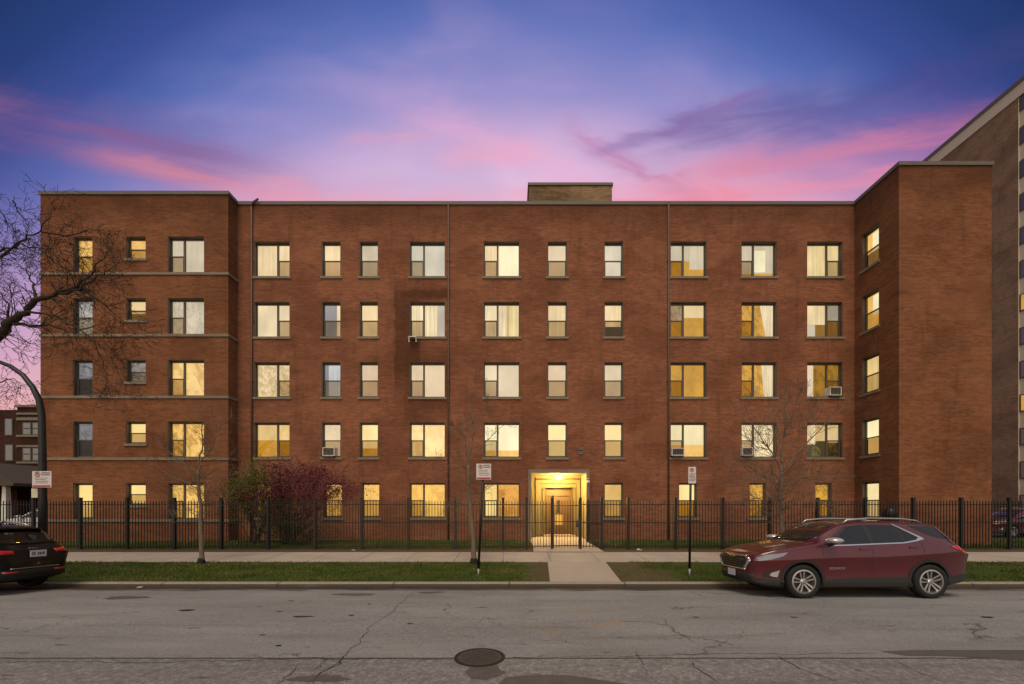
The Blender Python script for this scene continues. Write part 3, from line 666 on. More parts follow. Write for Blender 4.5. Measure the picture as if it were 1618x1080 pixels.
# entrance: splayed stone recess
mb = MB(); sx0, sx1 = wx(834.5, YF), wx(931, YF)
mb.box(sx0, PX0 + .02, YF - .10, YF + .3, .30, PZ - .02); mb.box(PX1 - .02, sx1, YF - .10, YF + .3, .30, PZ - .02); mb.box(sx0, sx1, YF - .10, YF + .3, PZ - .018, PZ + .16)
bpart(mb, 'entrance_surround', M['stone'])
YB = YF + 1.45; i0, i1 = PX0 + .02, PX1 - .02
YD = YB + .70; dx0, dx1 = wx(861.5, YD), wx(902.5, YD); dzt = wz(771, YD); fl = .36
mb = MB()
mb.quad((i0, YF + .3, fl), (i0, YB, fl), (i0, YB, PZ - .02), (i0, YF + .3, PZ - .02)); mb.quad((i1, YB, fl), (i1, YF + .3, fl), (i1, YF + .3, PZ - .02), (i1, YB, PZ - .02))
mb.quad((i0, YF + .3, PZ - .03), (i1, YF + .3, PZ - .03), (i1, YB, PZ - .03), (i0, YB, PZ - .03))
a1, b1, c1 = wx(847, YB), wx(916, YB), wz(757, YB); a2, b2, c2 = wx(853.5, YB + .3), wx(911.5, YB + .3), wz(763, YB + .3)
steps = [(i0, i1, PZ - .03, YB), (a1, b1, c1, YB), (a1 + .01, b1 - .01, c1 - .01, YB + .22), (a2, b2, c2, YB + .22), (a2 + .01, b2 - .01, c2 - .01, YB + .45), (dx0, dx1, dzt, YB + .45), (dx0, dx1, dzt, YD)]
for (a, b, c, y), (a2, b2, c2, y2) in zip(steps[:-1], steps[1:]):
    mb.quad((a, y, fl), (a2, y2, fl), (a2, y2, c2), (a, y, c)); mb.quad((b2, y2, fl), (b, y, fl), (b, y, c), (b2, y2, c2)); mb.quad((a, y, c), (a2, y2, c2), (b2, y2, c2), (b, y, c))
bpart(mb, 'entrance_recess', M['cream'])
mb = MB()
for a_, b_, c_, y_ in ((a1, b1, c1, YB), (a2, b2, c2, YB + .22), (dx0, dx1, dzt, YB + .45)):  # thin dark strips added as painted shade lines along the stepped moulding
    mb.box(a_ - .035, a_, y_ - .03, y_ - .001, fl, c_ + .035); mb.box(b_, b_ + .035, y_ - .03, y_ - .001, fl, c_ + .035); mb.box(a_, b_, y_ - .03, y_ - .001, c_, c_ + .035)
bpart(mb, 'moulding_shade_line', M['moulding_shade_line'])
mb = MB(); mb.box(i0 - .1, i1 + .1, YF - .12, YD + .1, .28, fl - .004); mb.box(dx0 - .15, dx1 + .15, YB + .1, YD + .08, fl - .004, fl + .10); bpart(mb, 'entrance_step', M['conc2'])
yd = YD - .01
mb = MB(); dm = (dx0 + dx1) / 2; mb.box(dx0, dx1, yd, yd + .05, dzt - .42, dzt)            # transom panel
door0 = bpart(mb, 'transom_panel', M['wood'])
mb = MB(); s = dx1 - .10 - (dx0 + .10); a, b, zt_ = dx0 + .06, dx1 - .06, dzt - .44
mb.box(dx0, a, yd - .02, yd + .05, fl + .1, zt_); mb.box(b, dx1, yd - .02, yd + .05, fl + .1, zt_); bpart(mb, 'door_frame', M['wood'])
mb = MB(); mb.box(a + .005, b - .005, yd + .002, yd + .045, fl + .105, zt_ - .005)
for q in range(1, 6): mb.box(a + .1, b - .1, yd - .008, yd + .002, fl + .2 + q * .05, fl + .22 + q * .05)
door = bpart(mb, 'door', M['wood'])
mb = MB(); gx = wx(882.5, yd); mb.box(gx - .07, gx + .07, yd - .012, yd + .0, wz(810, yd), wz(790, yd)); mb.build('door_window', M['iron'], door)
mb = MB(); mb.box(gx - .17, gx + .22, yd - .010, yd - .001, wz(829, yd), wz(813, yd)); mb.build('notice', em((.9, .62, .2), .02) if 0 else simple('notice_paper', (.35, .28, .12), .7, var=.5, scale=14), door)
mb = MB(); mb.tube([(b - .14, yd - .05, 1.25), (b - .14, yd - .05, 1.65)], .015, 8); mb.build('handle', M['dark_metal'], door)
# lamp in the entrance
lx, ly, lz = wx(883, YF + .75), YF + .75, wz(755, YF + .75)
def lampm(t, o):
    e = t.node('ShaderNodeEmission'); e.inputs[0].default_value = (1, .80, .42, 1); e.inputs[1].default_value = 18; t.l.new(e.outputs[0], o.inputs[0])
mb = MB(); mb.lathe([(.12, 0), (.13, .05), (.0005, .06)], 20, c=(lx, ly, PZ - .095)); lb = bpart(mb, 'porch_light', M['dark_metal'], smooth=True)
mb = MB(); mb.lathe([(.001, -.17), (.09, -.14), (.15, -.07), (.16, .0), (.13, .03)], 20, c=(lx, ly, PZ - .12)); mb.build('globe', mat('lamp_glass', lampm), lb, True)
pl = bpy.data.lights.new('porch_lamp', 'POINT'); pl.energy = 620; pl.color = (1, .62, .17); pl.shadow_soft_size = .12
po = bpy.data.objects.new('porch_lamp', pl); C.objects.link(po); po.location = (lx, ly, PZ - .48)
# small fittings on the wall
q = wx(917.5, YF)
mb = MB(); mb.box(q - .11, q + .11, YF - .05, YF - .001, wz(711, YF), wz(706, YF)); mb.box(q - .12, q + .12, YF - .03, YF - .001, wz(717.5, YF), wz(712.5, YF))
tag(mb.build('wall_plaque', M['coping']), 'small grey plaque fixed to the brick above the lit entrance', 'plaque')
q = wx(929.5, YF - .15)
mb = MB(); mb.lathe([(.001, -.08), (.06, -.06), (.08, 0), (.07, .05), (.001, .07)], 14, c=(q, YF - .2, wz(761, YF - .2))); mb.box(q - .02, q + .02, YF - .2, YF - .1, wz(757, YF), wz(757, YF) + .04)
tag(mb.build('security_camera', M['white'], smooth=True), 'white dome security camera on the right side of the entrance surround', 'security camera')

# ------------------------------------------------------------------ window air conditioners
def ac(px0, px1, py0, py1, side, label):
    Y = YF - .12; x0, x1, z0, z1 = wx(px0, Y), wx(px1, Y), wz(py1, Y), wz(py0, Y); w_ = x1 - x0; h_ = z1 - z0
    o = thing('air_conditioner', label, 'air conditioner', (x0, YF - .16, z0), group='window air conditioners on the building front')
    mb = MB(); mb.box(0, w_, 0, .36, 0, .035); mb.box(0, w_, 0, .36, h_ - .035, h_); mb.box(0, .035, 0, .36, .035, h_ - .035); mb.box(w_ - .035, w_, 0, .36, .035, h_ - .035); mb.box(.035, w_ - .035, .10, .36, .035, h_ - .035)
    mb.build('casing', M['white'], o)
    mb = MB()
    n = 9
    for i in range(n): z = .05 + (h_ - .1) * i / n; mb.box(.04, w_ - .04, .04, .06, z, z + .012)
    for i in range(5): x = .05 + (w_ - .1) * i / 4; mb.box(x - .004, x + .004, .03, .04, .036, h_ - .036)
    mb.build('grille', M['dark_metal'], o)
    mb = MB(); mb.box(w_ * .1, w_ * .9, -.0, .3, -.06, -.003); mb.build('bracket', M['dark_metal'], o)
    return o
ac(510, 529, 706.5, 720, 1, 'white air conditioner in the narrow window above the purple shrub')
ac(1061, 1081, 707.5, 719.5, 1, 'air conditioner in the lit window above the right street sign')
ac(1172, 1189.5, 706.5, 719.5, 1, 'air conditioner in the window behind the branches of the right bare tree')
ac(1310.5, 1329, 611, 624.5, 1, 'air conditioner in the third-floor window beside the inner corner of the right wing')
mb = MB(); Y = YF - .12; a, b = wx(647, Y), wx(659, Y); zt_ = wz(533, Y)
mb.box(a, b, YF - .30, YF - .07, zt_ - .04, zt_); mb.box(a, a + .03, YF - .28, YF - .25, zt_ - .27, zt_ - .04); mb.box(b - .03, b, YF - .28, YF - .25, zt_ - .27, zt_ - .04)
mb.add([(a, YF - .25, zt_ - .27), (a + .03, YF - .25, zt_ - .27), (a + .03, YF - .002, zt_ - .12), (a, YF - .002, zt_ - .12)], [(0, 1, 2, 3)]); mb.add([(b - .03, YF - .25, zt_ - .27), (b, YF - .25, zt_ - .27), (b, YF - .002, zt_ - .12), (b - .03, YF - .002, zt_ - .12)], [(0, 1, 2, 3)])
tag(mb.build('support_bracket', M['white']), 'empty white bracket below a fourth-floor window beside the stained brick', 'bracket')

# ------------------------------------------------------------------ iron fence
YQ = 16.0; FZ = .30; FT = wz(791, YQ); PT = wz(787, YQ)
def fence(label, posts, name='iron_fence', gap=()):
    f = thing(name, label, 'fence', (0, YQ, FZ)); inv = Vector((0, -YQ, -FZ))
    for x in posts:
        mb = MB(); mb.box(x - .048, x + .048, YQ - .048, YQ + .048, FZ - .05, PT); mb.box(x - .056, x + .056, YQ - .056, YQ + .056, PT + .001, PT + .03); mb.build('post', M['iron'], f).location = inv
    for a, b in zip(posts[:-1], posts[1:]):
        mb = MB(); a2, b2 = a + .05, b - .05
        for z in (FT - .16, wz(826, YQ), FZ + .10): mb.box(a2, b2, YQ - .012, YQ + .012, z, z + .032)
        mb.build('rail', M['iron'], f).location = inv
        mb = MB(); n = max(2, round((b - a) / .115))
        for i in range(1, n):
            x = a + (b - a) * i / n; mb.box(x - .0105, x + .0105, YQ - .036, YQ - .014, FZ + .05, FT - .02)
            mb.add([(x - .0105, YQ - .036, FT - .018), (x + .0105, YQ - .036, FT - .018), (x + .0105, YQ - .014, FT - .018), (x - .0105, YQ - .014, FT - .018), (x, YQ - .025, FT + .02)], [(0, 1, 4), (1, 2, 4), (2, 3, 4), (3, 0, 4)])
        mb.build('picket_panel', M['iron'], f).location = inv
    return f
P = [wx(p, YQ) for p in (-96, -21, 53, 127, 201, 275.5, 349.5, 423.5, 497.5, 571.5, 645.5, 720, 795, 832, 872)]
P2 = [wx(p, YQ) for p in (917, 950.7, 992.7, 1067.5, 1142, 1216.8, 1292, 1367.5, 1443, 1518.5, 1594.5, 1670, 1745)]
fence('black iron picket fence left of the entrance gate in front of the lawn', P)
fence('black iron picket fence right of the entrance gate behind the red car', P2)
gt = thing('iron_gate', 'black iron picket gate in front of the lit entrance', 'gate', (P[-1] + .06, YQ, FZ)); gw = P2[0] - P[-1] - .12
mb = MB()
for x in (0, gw): mb.box(x - .012, x + .02, -.02, .02, .05, PT - FZ - .12)
for z in (.12, 1.05, PT - FZ - .3): mb.box(.02, gw - .012, -.012, .012, z, z + .035)
mb.build('gate_frame', M['iron'], gt)
mb = MB()
for i in range(1, 9): x = gw * i / 9; mb.box(x - .010, x + .010, -.034, -.013, .06, PT - FZ - .1)
mb.build('picket_panel', M['iron'], gt)
mb = MB(); mb.box(gw - .10, gw + .01, -.06, -.036, .85, 1.12); mb.box(gw - .14, gw - .06, -.10, -.061, .96, .99); mb.build('lock_box', M['dark_metal'], gt)
mb = MB(); hz = PT - FZ; mb.tube([(-.02, 0, hz - .1), (-.02, 0, hz + .05)], .03, 8); mb.lathe([(.001, .03), (.04, .0), (.03, -.04)], 8, c=(-.02, 0, hz + .09)); mb.build('hinge', M['iron'], gt)
# return panel toward the building
rf = thing('return_fence', 'short black picket fence running from the gate line back to the brick wall', 'fence', (P2[1] - .06, YQ, FZ)); x = 0
mb = MB()
for z in (1.75, .95, .1): mb.box(-.012, .012, .06, 2.6, z, z + .032)
mb.build('rail', M['iron'], rf)
mb = MB()
for i in range(23): y = .1 + i * .11; mb.box(-.030, -.019, y - .005, y + .005, .05, 1.9)
mb.build('picket_panel', M['iron'], rf)
mb = MB(); mb.box(-.045, .045, 2.6, 2.69, -.0, 1.98); mb.build('post', M['iron'], rf)

# ------------------------------------------------------------------ trees
def barkm(name, a, b):
    def fn(t, o):
        p = t.coord(); x, y, z = t.xyz(p); n = t.noise(t.vec(x * 5, y * 5, z * 1.4), 5, 5, .7)
        bsdf(t, o, t.mix(n, a, b), .9, 0, .15, bump=n, bstr=.6, bdist=.02)
    return mat(name, fn)
M['bark'] = barkm('grey_bark', (.10, .075, .055), (.24, .19, .145))
M['bark_d'] = barkm('dark_bark', (.020, .016, .013), (.085, .066, .052))
M['bark_m'] = barkm('brown_bark', (.075, .055, .042), (.17, .13, .10))
def grow(mb, p, d, L, r, lvl, rg, P):
    seg = max(3, int(L / P['seg'])); pts = [Vector(p)]; rad = [r]; dirs = []; d = Vector(d).normalized()
    for i in range(seg):
        j = Vector((rg.gauss(0, 1), rg.gauss(0, 1), rg.gauss(0, 1))) * P['wob']
        d = (d + j + Vector((0, 0, P['up'] * (1 if lvl > 0 else .5)))).normalized(); pts.append(pts[-1] + d * (L / seg)); dirs.append(d)
        rad.append(max(P['rmin'], r * (1 - (i + 1) / seg * P['taper'])))
    mb.tube(pts, rad, 7 if r > .03 else (5 if r > .01 else 3), cap=False)
    if lvl >= P['levels']: 
        P.get('tips', []).append((pts[-1], d)); return
    n = P['n'][lvl] if lvl < len(P['n']) else P['n'][-1]
    n = max(1, int(n * (.75 + .5 * rg.random())))
    for i in range(n):
        f = P['start'] + (1 - P['start']) * (i + rg.random()) / n; k = min(seg - 1, int(f * seg)); q = pts[k].lerp(pts[k+1], f * seg - k if f * seg - k < 1 else .5)
        side = dirs[k].cross(Vector((rg.gauss(0, 1), rg.gauss(0, 1), rg.gauss(0, .6)))).normalized(); a = R(P['ang'] + rg.uniform(-14, 18))
        grow(mb, q, dirs[k] * math.cos(a) + side * math.sin(a), L * P['lf'] * rg.uniform(.6, 1.15) * (1 - .35 * f), max(P['rmin'], rad[k] * P['rf']), lvl + 1, rg, P)
def small_tree(px, Y, label, trunk, limbs, r0, seed, P, barkk='bark', rtop=.5, name='bare_tree'):
    """trunk / limbs: polylines of (px, py) at the tree's own distance; limbs get a depth direction of their own"""
    gz = park_z(Y); x = wx(px, Y); rg = random.Random(seed)
    T = thing(name, label, 'tree', (x, Y, gz), group='bare young street trees')
    inv = -Vector((x, Y, gz)); mb = MB()
    tp = [Vector((wx(a, Y), Y, wz(b, Y))) for a, b in trunk]; tp[0].z = gz - .05
    n = len(tp); fine = []; 
    for i in range(n - 1):
        for j in range(4): fine.append(tp[i].lerp(tp[i+1], j / 4) + Vector((rg.uniform(-.012, .012), rg.uniform(-.012, .012), 0)))
    fine.append(tp[-1]); k = len(fine); rad = [r0 * (1 - (1 - rtop) * (i / (k - 1))) * (1.35 if i == 0 else 1) for i in range(k)]
    mb.tube(fine, rad, 9); o = mb.build('trunk', M[barkk], T, True); o.location = inv
    cr = MB()
    for li, (pl_, dy, lr) in enumerate(limbs):
        m = len(pl_); lp = [Vector((wx(a, Y), Y, wz(b, Y))) for a, b in pl_]
        for i in range(m): lp[i].y += dy * i / (m - 1); lp[i].x *= lp[i].y / Y; lp[i].z = H + (lp[i].z - H) * lp[i].y / Y
        ff = []
        for i in range(m - 1):
            for j in range(3): ff.append(lp[i].lerp(lp[i+1], j / 3) + Vector((rg.gauss(0, .008), rg.gauss(0, .02), rg.gauss(0, .008))))
        ff.append(lp[-1]); kk = len(ff); rr = [max(P['rmin'], lr * P.get('lsc', 1) * (1 - .85 * i / (kk - 1))) for i in range(kk)]
        cr.tube(ff, rr, 5, cap=False)
        for q in range(P['tw']):
            f = rg.uniform(.2, .97); i = int(f * (kk - 1)); d = (ff[min(i+1, kk-1)] - ff[max(i-1, 0)]).normalized()
            side = d.cross(Vector((rg.gauss(0, 1), rg.gauss(0, 1), rg.gauss(0, 1)))).normalized(); a = R(rg.uniform(25, 60))
            grow(cr, ff[i], d * math.cos(a) + side * math.sin(a), P['L'] * rg.uniform(.5, 1.2) * (1.1 - f * .5), max(P['rmin'], rr[i] * .55), 1, rg, P)
    for q in range(P.get('ttw', 10)):
        f = rg.uniform(P.get('t0', .45), 1); i = min(k - 2, int(f * (k - 1))); a = rg.uniform(0, 6.28); el = rg.uniform(.0, .8)
        grow(cr, fine[i], Vector((math.cos(a), math.sin(a), el)), P['L'] * rg.uniform(.8, 1.7), .010, 1, rg, P)
    o = cr.build('crown', M[barkk], T, True); o.location = inv
    mb = MB(); mb.lathe([(r0 * 1.5, 0), (r0 * 1.6, .06), (r0 * 1.25, .17), (r0 * 1.15, .19)], 12, c=(0, 0, -.01)); mb.build('trunk_guard', M['black_rubber'], T, True)
    return T
PS = dict(seg=.10, wob=.13, up=.035, taper=.75, rmin=.0040, levels=2, n=[3, 4, 3], start=.2, ang=38, lf=.55, rf=.55, tw=14, L=.6, ttw=34, t0=.45)
small_tree(318, 13.15, 'slim bare tree on the verge in front of the left wing windows', [(319, 888), (318, 850), (316.5, 800), (314, 765), (313, 745)],
  [([(313, 745), (314, 725), (320, 705), (318, 680), (321, 655), (324, 640)], .3, .032), ([(313, 760), (305, 742), (285, 728), (265, 713), (252, 698), (240, 688)], -.5, .028),
   ([(316, 728), (330, 714), (342, 690), (348, 675), (362, 662), (370, 655)], .4, .026), ([(314, 770), (335, 760), (365, 750), (390, 742), (410, 732)], -.4, .016),
   ([(314, 772), (296, 762), (270, 752), (245, 733), (236, 728)], .5, .018), ([(318, 712), (335, 725), (355, 722), (375, 708)], .6, .014), ([(314, 785), (335, 780), (350, 778)], -.5, .012), ([(314, 800), (295, 808), (275, 815), (268, 812)], .4, .010)], .072, 11, PS)
small_tree(749, 13.15, 'slim bare tree standing just left of the leaning street sign', [(749.5, 889), (748, 860), (745, 820), (742, 790), (740, 760), (740, 735)],
  [([(740, 735), (738, 715), (734, 690), (730, 675), (733, 655)], .3, .034), ([(739, 728), (747, 700), (748, 680), (745, 650), (744, 625), (750, 605), (754, 595)], -.3, .032),
   ([(746, 692), (756, 672), (765, 650), (772, 632)], .5, .018), ([(740, 730), (753, 715), (770, 695), (790, 676), (800, 668)], -.5, .02), ([(744, 790), (760, 775), (785, 755), (805, 742)], .4, .014),
   ([(739, 745), (720, 735), (700, 735), (688, 722)], .5, .014), ([(735, 690), (722, 680), (710, 668)], -.4, .012), ([(740, 800), (725, 803), (705, 800)], .5, .01)], .085, 12, PS)
P3 = dict(PS, rmin=.0042, tw=26, L=.8, ttw=80, t0=.30, levels=2, n=[4, 4, 3])
P3['lsc'] = .72
small_tree(1236, 13.15, 'wide bare tree with drooping twigs behind the hood of the red car', [(1237, 889), (1236, 850), (1234, 815), (1233, 785), (1234, 765), (1235, 745)],
  [([(1235, 745), (1236, 725), (1238, 700), (1240, 670), (1240, 645), (1243, 610)], .2, .045), ([(1235, 745), (1224, 722), (1208, 700), (1195, 680), (1184, 660), (1178, 640)], -.5, .036),
   ([(1236, 742), (1250, 728), (1268, 705), (1290, 685), (1310, 665), (1335, 640), (1342, 632)], .4, .036), ([(1233, 770), (1215, 756), (1195, 750), (1170, 752), (1150, 748)], -.4, .02),
   ([(1236, 768), (1260, 760), (1280, 745), (1300, 738)], .5, .018), ([(1238, 705), (1222, 680), (1215, 655), (1212, 620)], .6, .024), ([(1237, 730), (1215, 710), (1195, 705), (1180, 690), (1170, 655), (1168, 640)], .4, .022),
   ([(1240, 690), (1250, 660), (1262, 630), (1268, 605)], -.4, .02), ([(1234, 780), (1262, 775), (1290, 790), (1310, 800), (1330, 803)], -.5, .016), ([(1233, 785), (1210, 790), (1185, 785), (1165, 800)], .5, .014),
   ([(1236, 760), (1270, 752), (1300, 757), (1340, 748)], -.3, .014), ([(1240, 715), (1262, 688), (1280, 655), (1300, 620)], -.2, .02), ([(1233, 765), (1205, 752), (1180, 735), (1155, 722)], .3, .016)], .09, 13, P3, 'bark', .55)
# large old tree whose trunk stands left of the frame
YT = 12.4; bt = thing('old_tree', 'large dark bare tree reaching its branches over the left end of the building', 'tree', (wx(-170, YT), YT, park_z(YT)))
inv = -Vector(bt.location); rg = random.Random(5)
mb = MB(); tp = [(-170, 900), (-165, 820), (-150, 740), (-120, 660), (-80, 600), (-40, 560)]
mb.tube([(wx(a, YT), YT, wz(b, YT) if i else park_z(YT) - .1) for i, (a, b) in enumerate(tp)], [.36, .28, .24, .21, .18, .15], 12); mb.build('trunk', M['bark_d'], bt, True).location = inv
PB = dict(seg=.14, wob=.20, up=.0, taper=.8, rmin=.0045, levels=3, n=[3, 4, 4, 3], start=.15, ang=48, lf=.58, rf=.6)
tips = []; PB['tips'] = tips
limbs = [([(-40, 560), (0, 527), (13, 511), (38, 492), (60, 471), (94, 464), (123, 451), (148, 426), (170, 400)], .15, .0, 24), ([(-120, 520), (-60, 430), (0, 395), (35, 387), (70, 392), (105, 395)], .055, .6, 12), ([(-60, 430), (0, 405), (41, 377), (65, 365), (82, 334), (85, 318)], .045, -.4, 12),
  ([(58, 472), (53, 446), (41, 426), (38, 410)], .04, .3, 7), ([(38, 492), (63, 493), (94, 501), (126, 520), (151, 539), (176, 567), (189, 593), (200, 616)], .042, -.5, 12), ([(22, 510), (53, 516), (76, 512), (104, 522), (135, 535)], .05, .6, 8),
  ([(13, 511), (14, 480), (0, 461), (-15, 440)], .035, .2, 6), ([(94, 464), (126, 458), (157, 436), (176, 425), (189, 414)], .045, -.6, 8), ([(65, 366), (104, 372), (142, 360), (158, 366)], .03, .4, 6), ([(-30, 300), (3, 338), (13, 357), (22, 384)], .03, .2, 5), ([(20, 318), (30, 330), (45, 360), (64, 380)], .022, .4, 4),
  ([(126, 455), (150, 470), (175, 490), (200, 512), (215, 530)], .030, .5, 7), ([(-60, 590), (0, 604), (20, 597), (40, 612)], .03, .3, 5), ([(-50, 640), (-5, 630), (12, 618)], .02, .2, 3), ([(-90, 600), (-30, 545), (5, 540), (30, 560)], .03, -.3, 5), ([(105, 395), (130, 410), (150, 440), (160, 470)], .022, -.4, 5), ([(126, 520), (160, 512), (190, 520), (215, 528)], .018, .5, 5), ([(151, 539), (165, 580), (172, 610), (190, 625)], .016, .3, 5)]
cr = MB()
for pl_, lr, dy, nt in limbs:
    m = len(pl_); lp = [Vector((wx(a, YT), YT, wz(b, YT))) for a, b in pl_]
    for i in range(m): q = 1 + dy * i / (m - 1) / YT; lp[i] = Vector((lp[i].x * q, lp[i].y * q, H + (lp[i].z - H) * q))
    ff = []
    for i in range(m - 1):
        for j in range(4): ff.append(lp[i].lerp(lp[i+1], j / 4) + Vector((rg.gauss(0, .018), rg.gauss(0, .03), rg.gauss(0, .018))))
    ff.append(lp[-1]); kk = len(ff); rr = [max(.006, lr * ((1 - i / (kk - 1)) ** 1.15 * .88 + .06)) for i in range(kk)]; cr.tube(ff, rr, 8, cap=False)
    for q in range(int(nt * 2.2)):
        f = rg.uniform(.12, 1); i = int(f * (kk - 1)); d = (ff[min(i+1, kk-1)] - ff[max(i-1, 0)]).normalized()
        side = d.cross(Vector((rg.gauss(0, .6), rg.gauss(0, 1.4), rg.gauss(0, .6)))).normalized(); a = R(rg.uniform(30, 75))
        grow(cr, ff[i], d * math.cos(a) + side * math.sin(a), rg.uniform(.35, 1.25), max(.006, min(.016, rr[i] * .4)), 1, rg, PB)
for p_, d_ in tips:
    if rg.random() < .13:
        s = rg.uniform(.015, .035); a = Vector((rg.uniform(-1, 1), rg.uniform(-1, 1), rg.uniform(-1, 1))).normalized() * s; b = a.orthogonal().normalized() * s * .6
        cr.add([p_ - a, p_ + b, p_ + a, p_ - b], [(0, 1, 2, 3)])
cr.build('crown', M['bark_d'], bt, True).location = inv

# shrubs behind the fence
def leafm(name, a, b, c):
    def fn(t, o):
        p = t.coord(); n = t.noise(p, 3, 3, .6); f = t.noise(p, 30, 2, .7)
        col = t.mix(t.sstep(n, .35, .65), a, b); col = t.mix(t.sstep(f, .55, .7) * .6, col, c)
        bsdf(t, o, col, .7, 0, .2)
    return mat(name, fn)
M['plum'] = leafm('plum_leaves', (.085, .020, .028), (.16, .035, .045), (.28, .075, .085))
M['green'] = leafm('spring_leaves', (.07, .095, .014), (.12, .14, .022), (.19, .19, .04))
M['green_d'] = leafm('dark_leaves', (.018, .026, .008), (.035, .045, .012), (.05, .06, .02))
def shrub(name, label, px, Y, lobes, leafmat, nl, seed, stems, bark='bark_d', ls=.03, gz=.32):
    T = thing(name, label, 'shrub', (wx(px, Y), Y, gz)); inv = -Vector(T.location); rg = random.Random(seed)
    mb = MB(); base = Vector((wx(px, Y), Y, gz)); leaf = MB()
    ell = [(wx(a, Y), Y + dy, wz(b, Y), rx * Y / F, ry * Y / F, n) for a, b, rx, ry, dy, n in lobes]
    tot = sum(e[5] for e in ell)
    for i in range(stems):
        e = rg.choices(ell, [q[5] for q in ell])[0]; tgt = Vector((e[0] + rg.gauss(0, e[3] * .5), e[1] + rg.gauss(0, .3), e[2] + rg.uniform(-.2, .9) * e[4]))
        b0 = base + Vector((rg.gauss(0, .12), rg.gauss(0, .12), 0)); mid = b0.lerp(tgt, .5) + Vector((rg.gauss(0, .12), rg.gauss(0, .12), .25)); pts = []
        for j in range(9): s = j / 8; pts.append((b0 * (1-s)**2 + mid * 2*s*(1-s) + tgt * s*s) + Vector((rg.gauss(0, .012), rg.gauss(0, .012), 0)))
        mb.tube(pts, [.022 * (1 - .85 * j / 8) for j in range(9)], 5, cap=False)
        for j in range(14):
            q = pts[rg.randint(3, 8)]; d = (pts[-1] - pts[0]).normalized() + Vector((rg.gauss(0, .6), rg.gauss(0, .6), rg.gauss(0, .4))); L = rg.uniform(.2, .6)
            e2 = [q, q + d * L * .5 + Vector((0, 0, .02)), q + d * L + Vector((rg.gauss(0, .04), 0, rg.gauss(0, .04)))]; mb.tube(e2, [.007, .005, .003], 3, cap=False)
            for z in range(int(nl / stems / 14 * .45)):
                c = e2[0].lerp(e2[2], rg.random()) + Vector((rg.gauss(0, .03), rg.gauss(0, .03), rg.gauss(0, .03))); s = ls * rg.uniform(.5, 1.2)
                a = Vector((rg.gauss(0, 1), rg.gauss(0, 1), rg.gauss(0, 1))).normalized(); b = a.orthogonal().normalized(); leaf.add([c - a * s, c + b * s * .5, c + a * s, c - b * s * .5], [(0, 1, 2, 3)])
    for e in ell:
        for i in range(int(nl * .55 * e[5] / tot)):
            while True:
                v = Vector((rg.gauss(0, .47), rg.gauss(0, .47), rg.gauss(0, .47)))
                if mnoise.noise(Vector((v.x * 3 + e[0], v.y * 3, v.z * 3 + e[2]))) > -.12 + rg.uniform(-.2, .2): break
            c = Vector((e[0] + v.x * e[3], e[1] + v.y * max(.5, e[3] * .7), e[2] + v.z * e[4])); s = ls * rg.uniform(.5, 1.2)
            if c.z < gz + .1: continue
            a = Vector((rg.gauss(0, 1), rg.gauss(0, 1), rg.gauss(0, 1))).normalized(); b = a.orthogonal().normalized(); leaf.add([c - a * s, c + b * s * .5, c + a * s, c - b * s * .5], [(0, 1, 2, 3)])
    mb.build('stem', M[bark], T, True).location = inv; leaf.build('foliage', M[leafmat], T).location = inv
    return T
shrub('plum_shrub', 'spreading purple-leaved shrub behind the fence near the left wing', 452, 17.7, [(470, 762, 75, 32, 0, 10), (430, 780, 65, 20, .2, 5), (525, 778, 48, 24, -.2, 5), (485, 746, 50, 20, 0, 5), (405, 784, 40, 12, 0, 2), (555, 772, 36, 12, 0, 1.2)], 'plum', 18000, 3, 22, ls=.034)
shrub('green_shrub', 'light green budding shrub between the left wing corner and the purple shrub', 405, 17.9, [(394, 770, 34, 26, 0, 7), (410, 748, 24, 26, 0, 3), (378, 784, 26, 14, 0, 4), (425, 800, 20, 40, 0, 3)], 'green', 15000, 4, 16, ls=.032)
shrub('dark_shrub', 'dark leafy undergrowth at the base of the purple shrub', 462, 17.3, [(462, 835, 40, 34, 0, 5), (440, 815, 26, 40, 0, 3), (490, 845, 26, 20, 0, 2)], 'green_d', 6000, 6, 12, ls=.03)

